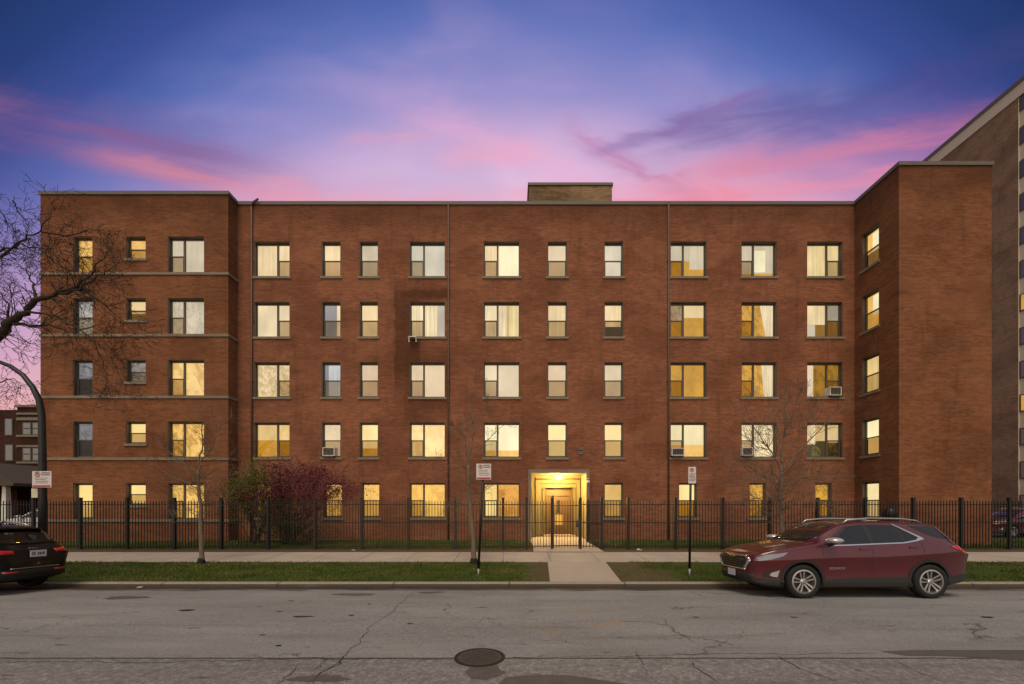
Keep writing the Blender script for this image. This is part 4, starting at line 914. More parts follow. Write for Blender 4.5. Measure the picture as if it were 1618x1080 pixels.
# ------------------------------------------------------------------ signs and street lamp
M['sign'] = simple('sign_white', (.60, .57, .58), .5, var=.06, scale=30)
M['sign_red'] = simple('sign_red', (.30, .03, .05), .5)
M['sign_ink'] = simple('sign_ink', (.07, .06, .09), .5)
M['sign_pink'] = simple('sign_faded', (.42, .20, .22), .5)
def sign_face(parent, w_, h_, z0, seed, band=True, off=(0, 0), wide=True):
    rg = random.Random(seed); ox, oy = off
    mb = MB(); mb.box(ox - w_/2, ox + w_/2, oy - .006, oy, z0, z0 + h_); s = mb.build('sign_plate', M['sign'], parent)
    y = oy - .0085; t_ = MB(); r_ = w_ * (.15 if wide else .27); cx_ = ox - w_ * (.22 if wide else .05); cz = z0 + h_ * .80
    n = 22; vs = []; 
    for rr in (r_, r_ * .72):
        for j in range(n): a = 6.283 * j / n; vs.append((cx_ + rr * math.cos(a), y, cz + rr * math.sin(a)))
    t_.add(vs, [(j, (j+1) % n, n + (j+1) % n, n + j) for j in range(n)]); e = r_ * .62; g = r_ * .10
    t_.add([(cx_ - e - g, y, cz + e - g), (cx_ - e + g, y, cz + e + g), (cx_ + e + g, y, cz - e + g), (cx_ + e - g, y, cz - e - g)], [(0, 1, 2, 3)])
    if band: t_.box(ox - w_ * .46, ox + w_ * .46, y - .001, oy - .0062, z0 + h_ * .03, z0 + h_ * .13)
    t_.build('prohibition_ring', M['sign_red'], s)
    k = MB()
    k.box(cx_ - r_ * .28, cx_ - r_ * .08, y - .0005, oy - .0062, cz - r_ * .5, cz + r_ * .5); k.box(cx_ - r_ * .08, cx_ + r_ * .35, y - .0005, oy - .0062, cz + .05 * r_, cz + r_ * .5)
    rows = [(.62, .96, .86), (.62, .96, .74)] if wide else []
    for a, b, f in rows:
        x = ox + w_ * (a - .62 - .02); 
        while x < ox + w_ * .42: l = rg.uniform(.03, .07) * w_; k.box(x, x + l, y, oy - .0062, z0 + h_ * f, z0 + h_ * (f + .07)); x += l + .015 * w_
    for f in (.56, .46, .36, .26) if wide else (.56, .48, .40, .32, .24, .16):
        x = ox - w_ * .40 + rg.uniform(0, .1) * w_; e = ox + w_ * rg.uniform(.2, .42)
        while x < e: l = rg.uniform(.03, .10) * w_; k.box(x, x + l, y, oy - .0062, z0 + h_ * f, z0 + h_ * (f + .035)); x += l + .02 * w_
    k.build('lettering', M['sign_ink'], s); return s
def street_sign(px_top, px_bot, py_bot, py_top, Y, w_, h_, sx, label, seed, wide):
    gz = park_z(Y); xb = wx(px_bot, Y); T = thing('street_sign', label, 'street sign', (xb, Y, gz), group='parking signs on black posts'); lean = (wx(px_top, Y) - xb); zt_ = wz(py_top, Y) - gz
    mb = MB(); mb.tube([(0, 0, .22), (lean, 0, zt_)], .034, 8); mb.build('pole', M['iron'], T, True)
    mb = MB(); mb.tube([(-lean * .05, 0, -.05), (0, 0, .218)], .032, 8); mb.build('anchor', M['galv'], T, True)
    h0 = wz(sx[1], Y) - gz - h_; sf = sign_face(T, w_, h_, h0, seed, wide, (wx(sx[0], Y) - xb, -.045), wide)
    mb = MB(); mb.box(lean - .012, lean + .012, -.045, -.030, h0 + .05, h0 + .08); mb.box(lean - .012, lean + .012, -.045, -.030, h0 + h_ - .08, h0 + h_ - .05); mb.build('clamp', M['dark_metal'], T)
    return T
street_sign(764.5, 756, 907, 735, 11.45, .41, .44, (764.5, 732.5), 'white parking sign on a leaning black post left of the entrance walk', 1, True)
street_sign(1091.5, 1089.5, 905, 736, 11.45, .21, .46, (1092.5, 737.5), 'narrow white parking sign on a black post right of the entrance walk', 2, False)
YS = 11.3; sl = thing('street_lamp', 'black street lamp post curving left above the dark parked car', 'street lamp', (wx(68, YS), YS, park_z(YS))); gz = park_z(YS); x0 = wx(68, YS)
mb = MB(); pts = [(68, 890), (67.5, 780), (67, 700), (66, 655), (62, 632), (52, 612), (36, 592), (16, 578), (-5, 570), (-40, 560), (-90, 556)]
mb.tube([(wx(a, YS) - x0, 0, (wz(b, YS) - gz) if i else -.02) for i, (a, b) in enumerate(pts)], [.11, .088, .08, .077, .073, .066, .06, .055, .05, .045, .04], 14); mb.build('pole', M['iron'], sl, True)
mb = MB(); mb.lathe([(.18, 0), (.18, .12), (.13, .2), (.125, .5)], 16); mb.build('base', M['iron'], sl, True)
hx = wx(-90, YS) - x0; hz = wz(556, YS) - gz
mb = MB(); mb.add([(hx + .1, -.10, hz + .06), (hx + .1, .10, hz + .06), (hx - .6, .16, hz + .02), (hx - .6, -.16, hz + .02), (hx + .1, -.07, hz - .05), (hx + .1, .07, hz - .05), (hx - .55, .13, hz - .08), (hx - .55, -.13, hz - .08)], [(0, 1, 2, 3), (7, 6, 5, 4), (0, 3, 7, 4), (1, 5, 6, 2), (0, 4, 5, 1), (3, 2, 6, 7)]); mb.build('lamp_head', M['iron'], sl)
st = thing('parking_sign', 'white parking sign strapped to the curved street lamp post', 'street sign', (wx(74, YS), YS - .115, wz(770, YS)), group='parking signs on black posts')
sign_face(st, .52, .44, 0, 5, True); 
mb = MB(); mb.box(-.14, -.06, -.0, .012, .1, .13); mb.box(-.14, -.06, 0, .012, .32, .35); mb.build('strap', M['galv'], st)
mb = MB(); x = wx(57, YS); mb.box(x - .095, x + .075, YS - .03, YS - .024, wz(786, YS), wz(771.5, YS)); mb.box(x + .075, x + .11, YS - .03, YS - .020, wz(780, YS), wz(778, YS))
tag(mb.build('notice_plate', M['panel']), 'small faded plate on the lamp post just under the white parking sign', 'street sign')

# ------------------------------------------------------------------ cars
ST = [(-.12, .42, .48, .34, .63, .44, .80, .38, .84, .25, .86), (-.09, .36, .44, .56, .63, .63, .84, .57, .89, .40, .91), (-.02, .29, .40, .71, .63, .755, .90, .70, .94, .50, .955),
 (.13, .24, .37, .80, .63, .84, .96, .78, .99, .55, 1.01), (.4, .22, .34, .87, .64, .895, 1.035, .825, 1.06, .60, 1.085), (.93, .21, .33, .885, .66, .92, 1.11, .84, 1.14, .62, 1.165), (1.12, .21, .33, .885, .68, .92, 1.14, .84, 1.17, .66, 1.20),
 (1.35, .21, .33, .885, .68, .92, 1.16, .845, 1.27, .70, 1.33), (1.60, .21, .33, .885, .69, .918, 1.165, .845, 1.42, .675, 1.475), (1.85, .21, .33, .885, .70, .918, 1.17, .845, 1.54, .65, 1.595), (2.1, .21, .33, .885, .70, .918, 1.175, .845, 1.605, .635, 1.65),
 (2.6, .21, .33, .885, .71, .92, 1.18, .845, 1.635, .63, 1.68), (3.2, .21, .33, .885, .74, .922, 1.205, .84, 1.62, .615, 1.67), (3.7, .21, .33, .88, .78, .918, 1.25, .82, 1.59, .60, 1.64), (4.0, .23, .35, .87, .80, .905, 1.25, .80, 1.56, .585, 1.61),
 (4.16, .26, .37, .85, .82, .89, 1.22, .785, 1.50, .57, 1.56), (4.30, .28, .39, .83, .83, .87, 1.16, .77, 1.34, .585, 1.38), (4.42, .30, .41, .80, .82, .845, 1.10, .75, 1.18, .60, 1.20), (4.54, .33, .43, .76, .78, .81, 1.04, .71, 1.08, .56, 1.10), (4.63, .37, .46, .69, .74, .74, .97, .64, 1.0, .50, 1.015), (4.68, .43, .50, .54, .70, .60, .88, .52, .91, .40, .92)]
STA = np.array(ST)
def section(x):
    c = [np.interp(x, STA[:, 0], STA[:, i]) for i in range(STA.shape[1])]
    _, zb, z1, wl, zm, wm, zbl, wb, zr, wr, zt_ = c
    P = [(0, zb), (wl * .8, zb), (wl * .985, zb + .03), (wl - .03, z1), (wm - .055, zm - .04), (wm - .004, zm + .16), (wm, zm + .185), (wb + .018, zbl - .03), (wb - .012, zbl + .01), ((wb + wr) / 2 + .012, (zbl + zr) / 2), (wr + .012, zr - .012), (wr - .03, zr + (zt_ - zr) * .35), (wr * .6, zr + (zt_ - zr) * .85), (0, zt_)]
    for _ in range(2):
        Q = [P[0]]
        for a, b in zip(P[:-1], P[1:]): Q += [(a[0]*.75 + b[0]*.25, a[1]*.75 + b[1]*.25), (a[0]*.25 + b[0]*.75, a[1]*.25 + b[1]*.75)]
        Q.append(P[-1]); P = Q
    return P
_sx = list(np.unique(np.concatenate([np.linspace(-.12, .2, 12), np.linspace(.2, 4.1, 60), np.linspace(4.1, 4.68, 18)])))
def smooth_x(x, k=.07):       # stations averaged a little so the loft has no creases
    w_ = [.25, .5, .25]; S3 = [section(min(4.68, max(-.12, x + d * k * (1 if .1 < x < 4.55 else .25)))) for d in (-1, 0, 1)]
    return [tuple(sum(w_[j] * S3[j][i][c] for j in range(3)) for c in (0, 1)) for i in range(len(S3[0]))]
SEC = {x: smooth_x(x) for x in _sx}; SX = np.array(_sx)
SY = np.array([[p[0] for p in SEC[x]] for x in _sx]); SZ = np.array([[p[1] for p in SEC[x]] for x in _sx])
def W(x, z):
    if x <= SX[0] or x >= SX[-1]: return 0
    i = int(np.searchsorted(SX, x)) - 1; f = (x - SX[i]) / (SX[i+1] - SX[i]); ys = SY[i] * (1-f) + SY[i+1] * f; zs = SZ[i] * (1-f) + SZ[i+1] * f
    if z < zs.min() or z > zs[-1]: return 0
    k = np.argmax(zs[1:] >= z) if z > zs[0] else 0
    best = 0
    for j in range(len(zs) - 1):
        a, b = zs[j], zs[j+1]
        if (a - z) * (b - z) <= 0 and a != b: best = max(best, ys[j] + (ys[j+1] - ys[j]) * (z - a) / (b - a))
    return best
def FR(y, z, rear=False):
    rng_ = np.linspace(4.68, 2.3, 90) if rear else np.linspace(-.12, 2.3, 90); prev = rng_[0]
    for x in rng_[1:]:
        if W(x, z) >= max(abs(y), .03):
            lo, hi = prev, x
            for _ in range(10):
                m = (lo + hi) / 2
                if W(m, z) >= max(abs(y), .03): hi = m
                else: lo = m
            return hi
        prev = x
    return prev
def overlay(poly, mapf, thick, step=.07):
    """polygon in a 2-D side/front view, cut into a grid and laid on the car's skin with its own thickness"""
    bm = bmesh.new(); vs = [bm.verts.new((a, b, 0)) for a, b in poly]; bm.faces.new(vs)
    xs = [p[0] for p in poly]; zs = [p[1] for p in poly]
    for k in range(1, int((max(xs) - min(xs)) / step) + 1): bmesh.ops.bisect_plane(bm, geom=bm.verts[:] + bm.edges[:] + bm.faces[:], plane_co=(min(xs) + k * step, 0, 0), plane_no=(1, 0, 0))
    for k in range(1, int((max(zs) - min(zs)) / step) + 1): bmesh.ops.bisect_plane(bm, geom=bm.verts[:] + bm.edges[:] + bm.faces[:], plane_co=(0, min(zs) + k * step, 0), plane_no=(0, 1, 0))
    bm.verts.ensure_lookup_table(); bm.verts.index_update()
    P = [(v.co.x, v.co.y) for v in bm.verts]; Fs = [[v.index for v in f.verts] for f in bm.faces]; be = [(e.verts[0].index, e.verts[1].index) for e in bm.edges if len(e.link_faces) == 1]; bm.free()
    n = len(P); vs = [mapf(a, b, thick) for a, b in P] + [mapf(a, b, -.012) for a, b in P]
    return vs, [tuple(f) for f in Fs] + [(a, b, b + n, a + n) for a, b in be]
def side_map(s): return lambda x, z, o: (x, s * (W(x, z) + o), z)
def front_map(y, z, o): return (FR(y, z) - o, y, z)
def rear_map(y, z, o): return (FR(y, z, True) + o, y, z)
def paintm(name, c, c2=None, metal=.35):
    def fn(t, o):
        n = t.noise(t.coord(), 300, 2); lw = t.node('ShaderNodeLayerWeight'); lw.inputs[0].default_value = .4
        col = t.mix(V(t, lw.outputs[1]), c, c2 or tuple(q * .5 for q in c))
        z = t.xyz(t.coord())[2]; dirt = t.sstep(z + (t.noise(t.coord(), 4, 4) - .5) * .25, .62, .25)
        col = t.mix(dirt * .25, col, (.10, .085, .07)); bsdf(t, o, col, t.mix(dirt, (.40, .40, .40), (.6, .6, .6)), metal, .4 if metal > .1 else .2, coat=.12 if metal < .1 else 1)
    return mat(name, fn)
M['red_paint'] = paintm('burgundy_paint', (.098, .007, .013), (.04, .003, .006), .12)
M['black_paint'] = paintm('black_paint', (.006, .006, .007), None, 0)
M['white_paint'] = paintm('white_paint', (.62, .62, .62), None, .05)
M['chrome'] = simple('chrome', (.75, .75, .76), .12, 1, var=.03)
M['mirror_shell'] = simple('silver_shell', (.55, .55, .58), .25, .5, var=.03)
M['bar'] = simple('grille_bar', (.12, .12, .12), .3, .8)
M['satin'] = simple('satin_alloy', (.52, .52, .52), .3, .9, var=.05)
M['clad'] = simple('black_cladding', (.022, .023, .024), .6, spec=.4, var=.15)
M['lamp'] = simple('headlamp_glass', (.26, .27, .30), .12, .3, coat=.6, var=.5, scale=25)
M['redlamp'] = simple('tail_lamp', (.55, .015, .012), .15, .0, coat=1, var=.2, scale=30)
M['goldb'] = simple('gold_badge', (.55, .36, .09), .3, .8)
M['plate'] = simple('licence_plate', (.52, .54, .60), .5, var=.25, scale=60)
M['amberl'] = simple('amber_reflector', (.6, .25, .02), .3)
def car(name, label, loc, paint, roll=0, scale=(1, 1, 1), style='red', group=None):
    T = thing(name, label, 'car', loc, 0, group); T.rotation_euler = (roll, 0, 0); T.scale = scale
    mb = MB(); ns = len(_sx); m = SY.shape[1]; ring = []
    for i in range(ns):
        for j in range(m): mb.v.append((_sx[i], -SY[i][j], SZ[i][j]))
        for j in range(m - 2, 0, -1): mb.v.append((_sx[i], SY[i][j], SZ[i][j]))
    q = 2 * m - 2
    for i in range(ns - 1):
        for j in range(q): mb.f.append((i*q + j, i*q + (j+1) % q, (i+1)*q + (j+1) % q, (i+1)*q + j))
    mb.f.append(tuple(range(q - 1, -1, -1))); mb.f.append(tuple((ns-1)*q + j for j in range(q))); mb.m = [0] * len(mb.f)
    body = fix(mb.build('body', paint, T, True)); body.data.materials.append(M['clad'])
    cut = MB()
    for xc in (.93, 3.655):
        for s in (-1, 1): cut.lathe([(.0005, 0), (.415, 0), (.415, .75), (.0005, .75)], 40, 'y', (xc, -.98 if s < 0 else .23, .36))
    co = fix(cut.build('cutter', M['clad'])); bpy.context.view_layer.update()
    md = body.modifiers.new('b', 'BOOLEAN'); md.operation = 'DIFFERENCE'; md.object = co; md.solver = 'EXACT'; md.material_mode = 'TRANSFER'
    Tm = T.matrix_world.copy(); T.location = (0, 0, 0); T.rotation_euler = (0, 0, 0); T.scale = (1, 1, 1); bpy.context.view_layer.update()
    me = bpy.data.meshes.new_from_object(body.evaluated_get(bpy.context.evaluated_depsgraph_get())); body.modifiers.clear(); body.data = me; bpy.data.objects.remove(co)
    T.location = loc; T.rotation_euler = (roll, 0, 0); T.scale = scale
    me.polygons.foreach_set('use_smooth', [True] * len(me.polygons))
    for pg in me.polygons:
        if pg.center.z < (.37 if .2 < pg.center.x < 4.3 else .42) : pg.material_index = 1
    try: me.set_sharp_from_angle(angle=R(32))
    except Exception: pass
    def ov(name, polys, mp, th, mt, parent=T, step=.07, **k):
        b = MB()
        for p in polys: b.add(*overlay(p, mp, th, step))
        return fix(b.build(name, mt, parent, True, **k))
    def both(name, polys, th, mt, step=.07, parent=T):
        for s, pg in [(s, [p]) for s in (-1, 1) for p in polys]:
            o = ov(name, pg, side_map(s), th, mt, parent, step)
            try: o.data.set_sharp_from_angle(angle=R(35))
            except Exception: pass
    both('side_window', [[(1.60, 1.165), (2.04, 1.535), (2.38, 1.575), (2.42, 1.165)]], .003, M['carglass']); both('side_window', [[(2.49, 1.17), (2.47, 1.575), (3.05, 1.565), (3.15, 1.205)]], .003, M['carglass']); both('side_window', [[(3.19, 1.21), (3.10, 1.555), (3.49, 1.31), (3.42, 1.255)]], .003, M['carglass'])
    both('door_pillar', [[(2.40, 1.165), (2.36, 1.58), (2.48, 1.58), (2.50, 1.168)], [(3.15, 1.205), (3.05, 1.57), (3.10, 1.565), (3.19, 1.208)], [(1.38, 1.14), (1.62, 1.16), (2.04, 1.545), (2.01, 1.55)]], .0025, M['clad'])
    if style != 'black':
        both('window_trim', [[(1.36, 1.115), (1.83, 1.125), (3.12, 1.175), (3.44, 1.225), (3.60, 1.268), (3.575, 1.30), (3.06, 1.60), (3.045, 1.585), (3.49, 1.305), (3.42, 1.25), (3.12, 1.20), (1.83, 1.148), (1.38, 1.137)]], .008, M['chrome'], .3)
    both('quarter_window', [[(3.40, 1.55), (3.92, 1.535), (4.24, 1.27), (4.00, 1.27), (3.72, 1.36)]], .003, M['carglass'])
    both('headlight', [[(-.03, .80), (.02, .87), (.21, .93), (.62, .985), (.50, .90), (.25, .83), (.05, .79)]], .010, M['lamp'])
    both('sill_cladding', [[(1.30, .235), (1.42, .385), (1.71, .43), (3.19, .45), (3.30, .235)]], .012, M['clad'])
    both('bumper_cladding', [[(.0, .28), (-.03, .42), (.20, .42), (.53, .37), (.52, .24)]], .010, M['clad']); both('bumper_cladding', [[(4.05, .24), (4.06, .46), (4.30, .50), (4.60, .52), (4.60, .42), (4.4, .30)]], .010, M['clad'])
    for xc in (.93, 3.655):
        n = 26; a0 = -.30; a1 = math.pi + .30; po_ = []
        ringp = [(xc + .485 * math.cos(a0 + (a1 - a0) * i / n), .36 + .465 * math.sin(a0 + (a1 - a0) * i / n)) for i in range(n + 1)] + [(xc + .418 * math.cos(a1 - (a1 - a0) * i / n), .36 + .418 * math.sin(a1 - (a1 - a0) * i / n)) for i in range(n + 1)]
        both('wheel_arch', [[p for p in ringp]], .012, M['clad'], .12)
    both('door_seam', [[(2.405, .44), (2.405, 1.165), (2.415, 1.165), (2.415, .44)], [(3.44, .92), (3.52, 1.03), (3.47, 1.25), (3.48, 1.25), (3.53, 1.03), (3.45, .915)], [(1.36, .45), (1.34, 1.10), (1.35, 1.10), (1.37, .45)], [(2.0, .44), (3.1, .458), (3.1, .466), (2.0, .448)], [(.62, 1.0), (1.34, 1.135), (1.34, 1.142), (.62, 1.007)]], .0015, M['clad'], .05)
    both('door_handle', [[(2.14, 1.045), (2.15, 1.07), (2.36, 1.073), (2.36, 1.05)], [(3.21, 1.085), (3.22, 1.11), (3.40, 1.112), (3.40, 1.09)]], .028, paint)
    both('tail_light', [[(4.14, 1.12), (4.40, 1.13), (4.60, 1.02), (4.60, .93), (4.42, .97), (4.30, 1.02)]], .012, M['redlamp'])
    both('fog_light_bezel', [[(.10, .46), (.16, .56), (.47, .64), (.41, .42), (.25, .43)]], .006, M['clad']); both('fog_light', [[(.24, .49), (.28, .54), (.44, .60), (.39, .45), (.29, .46)]], .012, M['mirror_shell'])
    ov('windscreen', [[(-.70, 1.215), (.70, 1.215), (.575, 1.555), (0, 1.585), (-.575, 1.555)]], front_map, .004, M['wsglass'], step=.10)
    ov('rear_window', [[(-.66, 1.16), (.66, 1.16), (.53, 1.47), (-.53, 1.47)]], rear_map, .004, M['carglass'], step=.10)
    g = ov('grille', [[(-.60, .80), (-.50, .875), (.50, .875), (.60, .80), (.45, .60), (-.45, .60)]], front_map, .006, M['clad'])
    ch = MB(); O = [(-.66, .80), (-.53, .895), (.53, .895), (.66, .80), (.48, .575), (-.48, .575)]; I = [(-.60, .80), (-.50, .872), (.50, .872), (.60, .80), (.45, .60), (-.45, .60)]
    for i in range(6): j = (i + 1) % 6; ch.add(*overlay([O[i], O[j], I[j], I[i]], front_map, .022, .09))
    fix(ch.build('grille_trim', M['chrome'], g, True))
    br = MB()
    for zz in (.64, .69, .74, .79, .835): hw = (.46 + (zz - .6) * .6) if zz < .8 else .52; br.add(*overlay([(-hw, zz), (hw, zz), (hw, zz + .014), (-hw, zz + .014)], front_map, .014, .09))
    fix(br.build('grille_bars', M['bar'], g, True))
    ov('badge', [[(-.13, .835), (-.11, .872), (-.05, .872), (-.05, .885), (.05, .885), (.05, .872), (.13, .872), (.11, .835), (.05, .835), (.05, .822), (-.05, .822), (-.05, .835)]], front_map, .030, M['goldb'], g)
    ov('lower_bumper', [[(-.66, .30), (.66, .30), (.68, .50), (-.68, .50)]], front_map, .008, M['clad'])
    mb = MB(); mb.box(-.150, -.140, -.153, .153, .40, .55); mb.build('licence_plate', M['plate'], T)
    for s in (-1, 1):                                                       # mirrors
        mb = MB(); y0 = s * (W(1.5, 1.12) - .02); y1 = s * 1.06
        mb.tube([(1.56, y0, 1.14), (1.55, s * .95, 1.17)], .03, 8); mbm = mb.build('mirror', M['clad'], T, True)
        c = MB(); pr = [(.001, -.15), (.06, -.14), (.088, -.05), (.090, .05), (.065, .12), (.001, .135)]
        c.lathe(pr, 16, 'y', (0, 0, 0)); c.v = [(1.51 + x * 1.9 * (1 - .25 * (x > 0)), s * 1.02 + y, 1.245 + z * .72) for x, y, z in c.v]; c.build('mirror_shell', M['mirror_shell'] if style != 'black' else paint, mbm, True)
        rl = MB(); rl.tube([(1.98, s * .63, 1.60), (2.08, s * .635, 1.675), (2.55, s * .64, 1.72), (3.3, s * .62, 1.705), (3.62, s * .61, 1.665), (3.75, s * .605, 1.61)], [.018, .02, .02, .02, .02, .016], 8); rl.build('roof_rail', M['satin'], T, True)
    if style == 'red': text_mesh('EQUINOX', .075, 'lettering', M['satin'], T, (1.66, -(W(1.66, .64) + .004), .64), (R(90), 0, 0))
    for xc in (.93, 3.655):
        for s in (-1, 1):
            wt = bpy.data.objects.new('wheel', None); C.objects.link(wt); wt.parent = T; wt.location = (xc, s * .80, .36)
            # an Empty cannot be a rendered part: the tyre is the wheel, rim and hub its sub-parts
            bpy.data.objects.remove(wt)
            mb = MB(); pr = [(.245, -.09), (.30, -.115), (.345, -.105), (.36, -.07), (.3605, 0), (.36, .07), (.345, .105), (.30, .115), (.245, .09)]
            mb.lathe(pr, 44, 'y'); ty = mb.build('wheel', M['black_rubber'], T, True); ty.location = (xc, s * .79, .36)
            mb = MB(); mb.lathe([(.25, .085), (.258, .10), (.228, .104), (.220, .06), (.218, -.06)], 40, 'y'); 
            for kx in range(5):
                a = math.radians(90 + 72 * kx + 8)
                for off in (-1, 1):
                    ca, sa = math.cos(a), math.sin(a); tx, tz = -sa, ca; wo, wi = .019, .013
                    p_in = (ca * .045 + tx * .022 * off, sa * .045 + tz * .022 * off); p_out = (ca * .232 + tx * .046 * off, sa * .232 + tz * .046 * off)
                    v8 = []
                    for (px_, pz_), ww, yy in ((p_in, wi, .070), (p_out, wo, .092)):
                        for sg in (-1, 1): v8 += [(px_ + tx * ww * sg, yy, pz_ + tz * ww * sg), (px_ + tx * ww * sg, yy - .03, pz_ + tz * ww * sg)]
                    mb.add(v8, [(0, 2, 6, 4), (1, 5, 7, 3), (0, 4, 5, 1), (2, 3, 7, 6)])
            mb.lathe([(.0005, .092), (.035, .09), (.06, .078), (.065, .05)], 20, 'y')
            if s < 0: mb.v = [(x, -y, z) for x, y, z in mb.v]
            fix(mb.build('rim', M['satin'] if style != 'black' else M['dark_metal'], ty))
            mb = MB(); mb.lathe([(.0005, .03), (.228, .03), (.228, .0), (.0005, 0)], 32, 'y')
            if s < 0: mb.v = [(x, -y, z) for x, y, z in mb.v]
            mb.build('brake_disc', M['clad'], ty)
    if style == 'black':
        mb = MB(); xr = FR(0, .93, True); mb.box(xr + .03, xr + .04, -.165, .165, .86, 1.02); p_ = mb.build('licence_plate', M['plate'], T)
        k = MB(); rr = random.Random(3)
        for i in range(7):
            if i == 2: continue
            k.box(xr + .041, xr + .043, -.13 + i * .038, -.105 + i * .038, .905, .975)
        k.build('plate_numbers', M['sign_ink'], p_)
        text_mesh('Jeep', .11, 'lettering', M['chrome'], T, (FR(0, 1.075, True) + .02, 0, 1.075), (R(90), 0, R(90)), .003)
        ov('tail_light_inner', [[(.42, .95), (.42, 1.03), (.72, 1.05), (.74, .95)]], rear_map, .014, M['redlamp']); ov('tail_light_inner', [[(-.42, .95), (-.42, 1.03), (-.72, 1.05), (-.74, .95)]], rear_map, .014, M['redlamp'])
        ov('bumper_trim', [[(-.5, .60), (-.5, .612), (.5, .612), (.5, .60)]], rear_map, .012, M['chrome'], step=.12)
        ov('rear_bumper', [[(-.64, .44), (-.66, .56), (.66, .56), (.64, .44)]], rear_map, .012, M['clad'], step=.10)
        [ov('reflector', [p], rear_map, .018, M['redlamp'], step=.1) for p in ([(-.62, .505), (-.62, .54), (-.38, .54), (-.38, .505)], [(.38, .505), (.38, .54), (.62, .54), (.62, .505)])]
        mb = MB(); mb.box(4.02, 4.26, -.56, .56, 1.535, 1.565); mb.build('roof_spoiler', paint, T)
        mb = MB(); mb.tube([(3.75, 0, 1.62), (3.85, 0, 1.72), (3.9, 0, 1.72)], [.03, .012, .008], 6); mb.build('antenna', M['clad'], T)
        mb = MB(); mb.tube([(FR(0, 1.16, True) + .0, 0, 1.19), (FR(.3, 1.22, True) + .03, .3, 1.24)], .010, 6); mb.build('wiper', M['clad'], T)
    return T
car('parked_car', 'dark red crossover car with silver roof rails parked at the kerb', (5.28, 9.66, -.030), M['red_paint'], R(-2.0), style='red')
car('parked_car', 'black crossover car seen from behind at the left edge of the street', (-11.22 - 4.68, 9.66, -.030), M['black_paint'], R(-2.0), (1, 1, .955), 'black')
car('parked_car', 'burgundy car behind the fence beyond the right end of the building', (27.75, 24.5, .14), M['red_paint'], 0, style='far')
car('parked_car', 'white car behind the fence between the lamp post and the far houses', (wx(22, 25), 25, .13), M['white_paint'], 0, style='far')

# ------------------------------------------------------------------ right: tall brown tower
TX = 42.0
def ty(px): return TX * F / (px - CX)
tw = thing('apartment_tower', 'tall brown brick tower with pale roof band rising behind the right wing', 'tower', (TX, 34, .1)); inv = -Vector(tw.location)
y0, y1, ye = 28.0, ty(1609), ty(1452); zt_ = H + (HY - 132) * ty(1618) / F
mb = MB(); mb.quad((TX, ye, 0), (TX, y1, 0), (TX, y1, zt_), (TX, ye, zt_)); mb.quad((TX + 20, ye, 0), (TX, ye, 0), (TX, ye, zt_), (TX + 20, ye, zt_)); mb.quad((TX, ye, zt_), (TX, y0, zt_), (TX + 20, y0, zt_), (TX + 20, ye, zt_)); mb.build('wall', M['brick_tall'], tw).location = inv
mb = MB(); mb.box(TX - .12, TX + .3, y0, ye + .1, zt_ + .28, zt_ + .62); mb.build('coping', M['coping'], tw).location = inv
mb = MB(); mb.box(TX - .06, TX + .3, y0, ye + .05, zt_ - .75, zt_ + .278); mb.build('roof_band', M['panel'], tw).location = inv
mb = MB(); mb.quad((TX + .12, y1, 0), (TX + .12, y0, 0), (TX + .12, y0, zt_ - .75), (TX + .12, y1, zt_ - .75)); mb.quad((TX, y1, 0), (TX + .12, y1, 0), (TX + .12, y1, zt_), (TX, y1, zt_)); mb.quad((TX, y0, 0), (TX + 20, y0, 0), (TX + 20, y0, zt_), (TX, y0, zt_)); mb.build('panel_wall', M['panel'], tw).location = inv
ys = y1 - .02
M['tower_glass'] = mat('tower_glass', glass_fn(f0=.08, f1=.2, dark=(.09, .10, .10)))
for i in range(13):
    zc = H + (HY - (100 + (155 + 143.5 * i) / 2.7)) * 33.9 / F
    lit = i in (6, 9)
    fr = MB(); fr.box(TX + .06, TX + .117, ys - 1.75, ys, zc - .72, zc + .72); f_ = fr.build('window', M['frame'], tw); f_.location = inv
    g = MB(); g.quad((TX + .055, ys - .12, zc - .62), (TX + .055, ys - 1.6, zc - .62), (TX + .055, ys - 1.6, zc + .62), (TX + .055, ys - .12, zc + .62))
    g.build('pane', em((.75, .38, .08), .8) if lit else M['tower_glass'], f_)
aw = thing('awning', 'dark red rounded awning at the foot of the brown tower', 'awning', (TX - .1, 31.0, 0)); 
mb = MB(); n = 8; vs = []
zb_, ztp = wz(786, 33), wz(765, 33)
for i in range(n + 1): a = math.pi / 2 * i / n; vs += [(-1.3 * math.sin(a), 1.2, zb_ + .45 + (ztp - zb_ - .45) * math.cos(a)), (-1.3 * math.sin(a), -4, zb_ + .45 + (ztp - zb_ - .45) * math.cos(a))]
vs += [(-1.3, 1.2, zb_), (-1.3, -4, zb_)]; mb.add(vs, [(2*i, 2*i+1, 2*i+3, 2*i+2) for i in range(n + 1)]); k = len(mb.v)
mb.add([(0, 1.2, zb_)] + [(-1.3 * math.sin(math.pi / 2 * i / n), 1.2, zb_ + .45 + (ztp - zb_ - .45) * math.cos(math.pi / 2 * i / n)) for i in range(n + 1)] + [(-1.3, 1.2, zb_)], [tuple(range(n + 3))]); mb.build('canopy', M['awning'], aw)
mb = MB(); mb.tube([(-1.25, 1.1, .1), (-1.25, 1.1, zb_)], .05, 8); mb.tube([(-1.25, -3.9, .1), (-1.25, -3.9, zb_)], .05, 8); mb.build('post', M['iron'], aw)

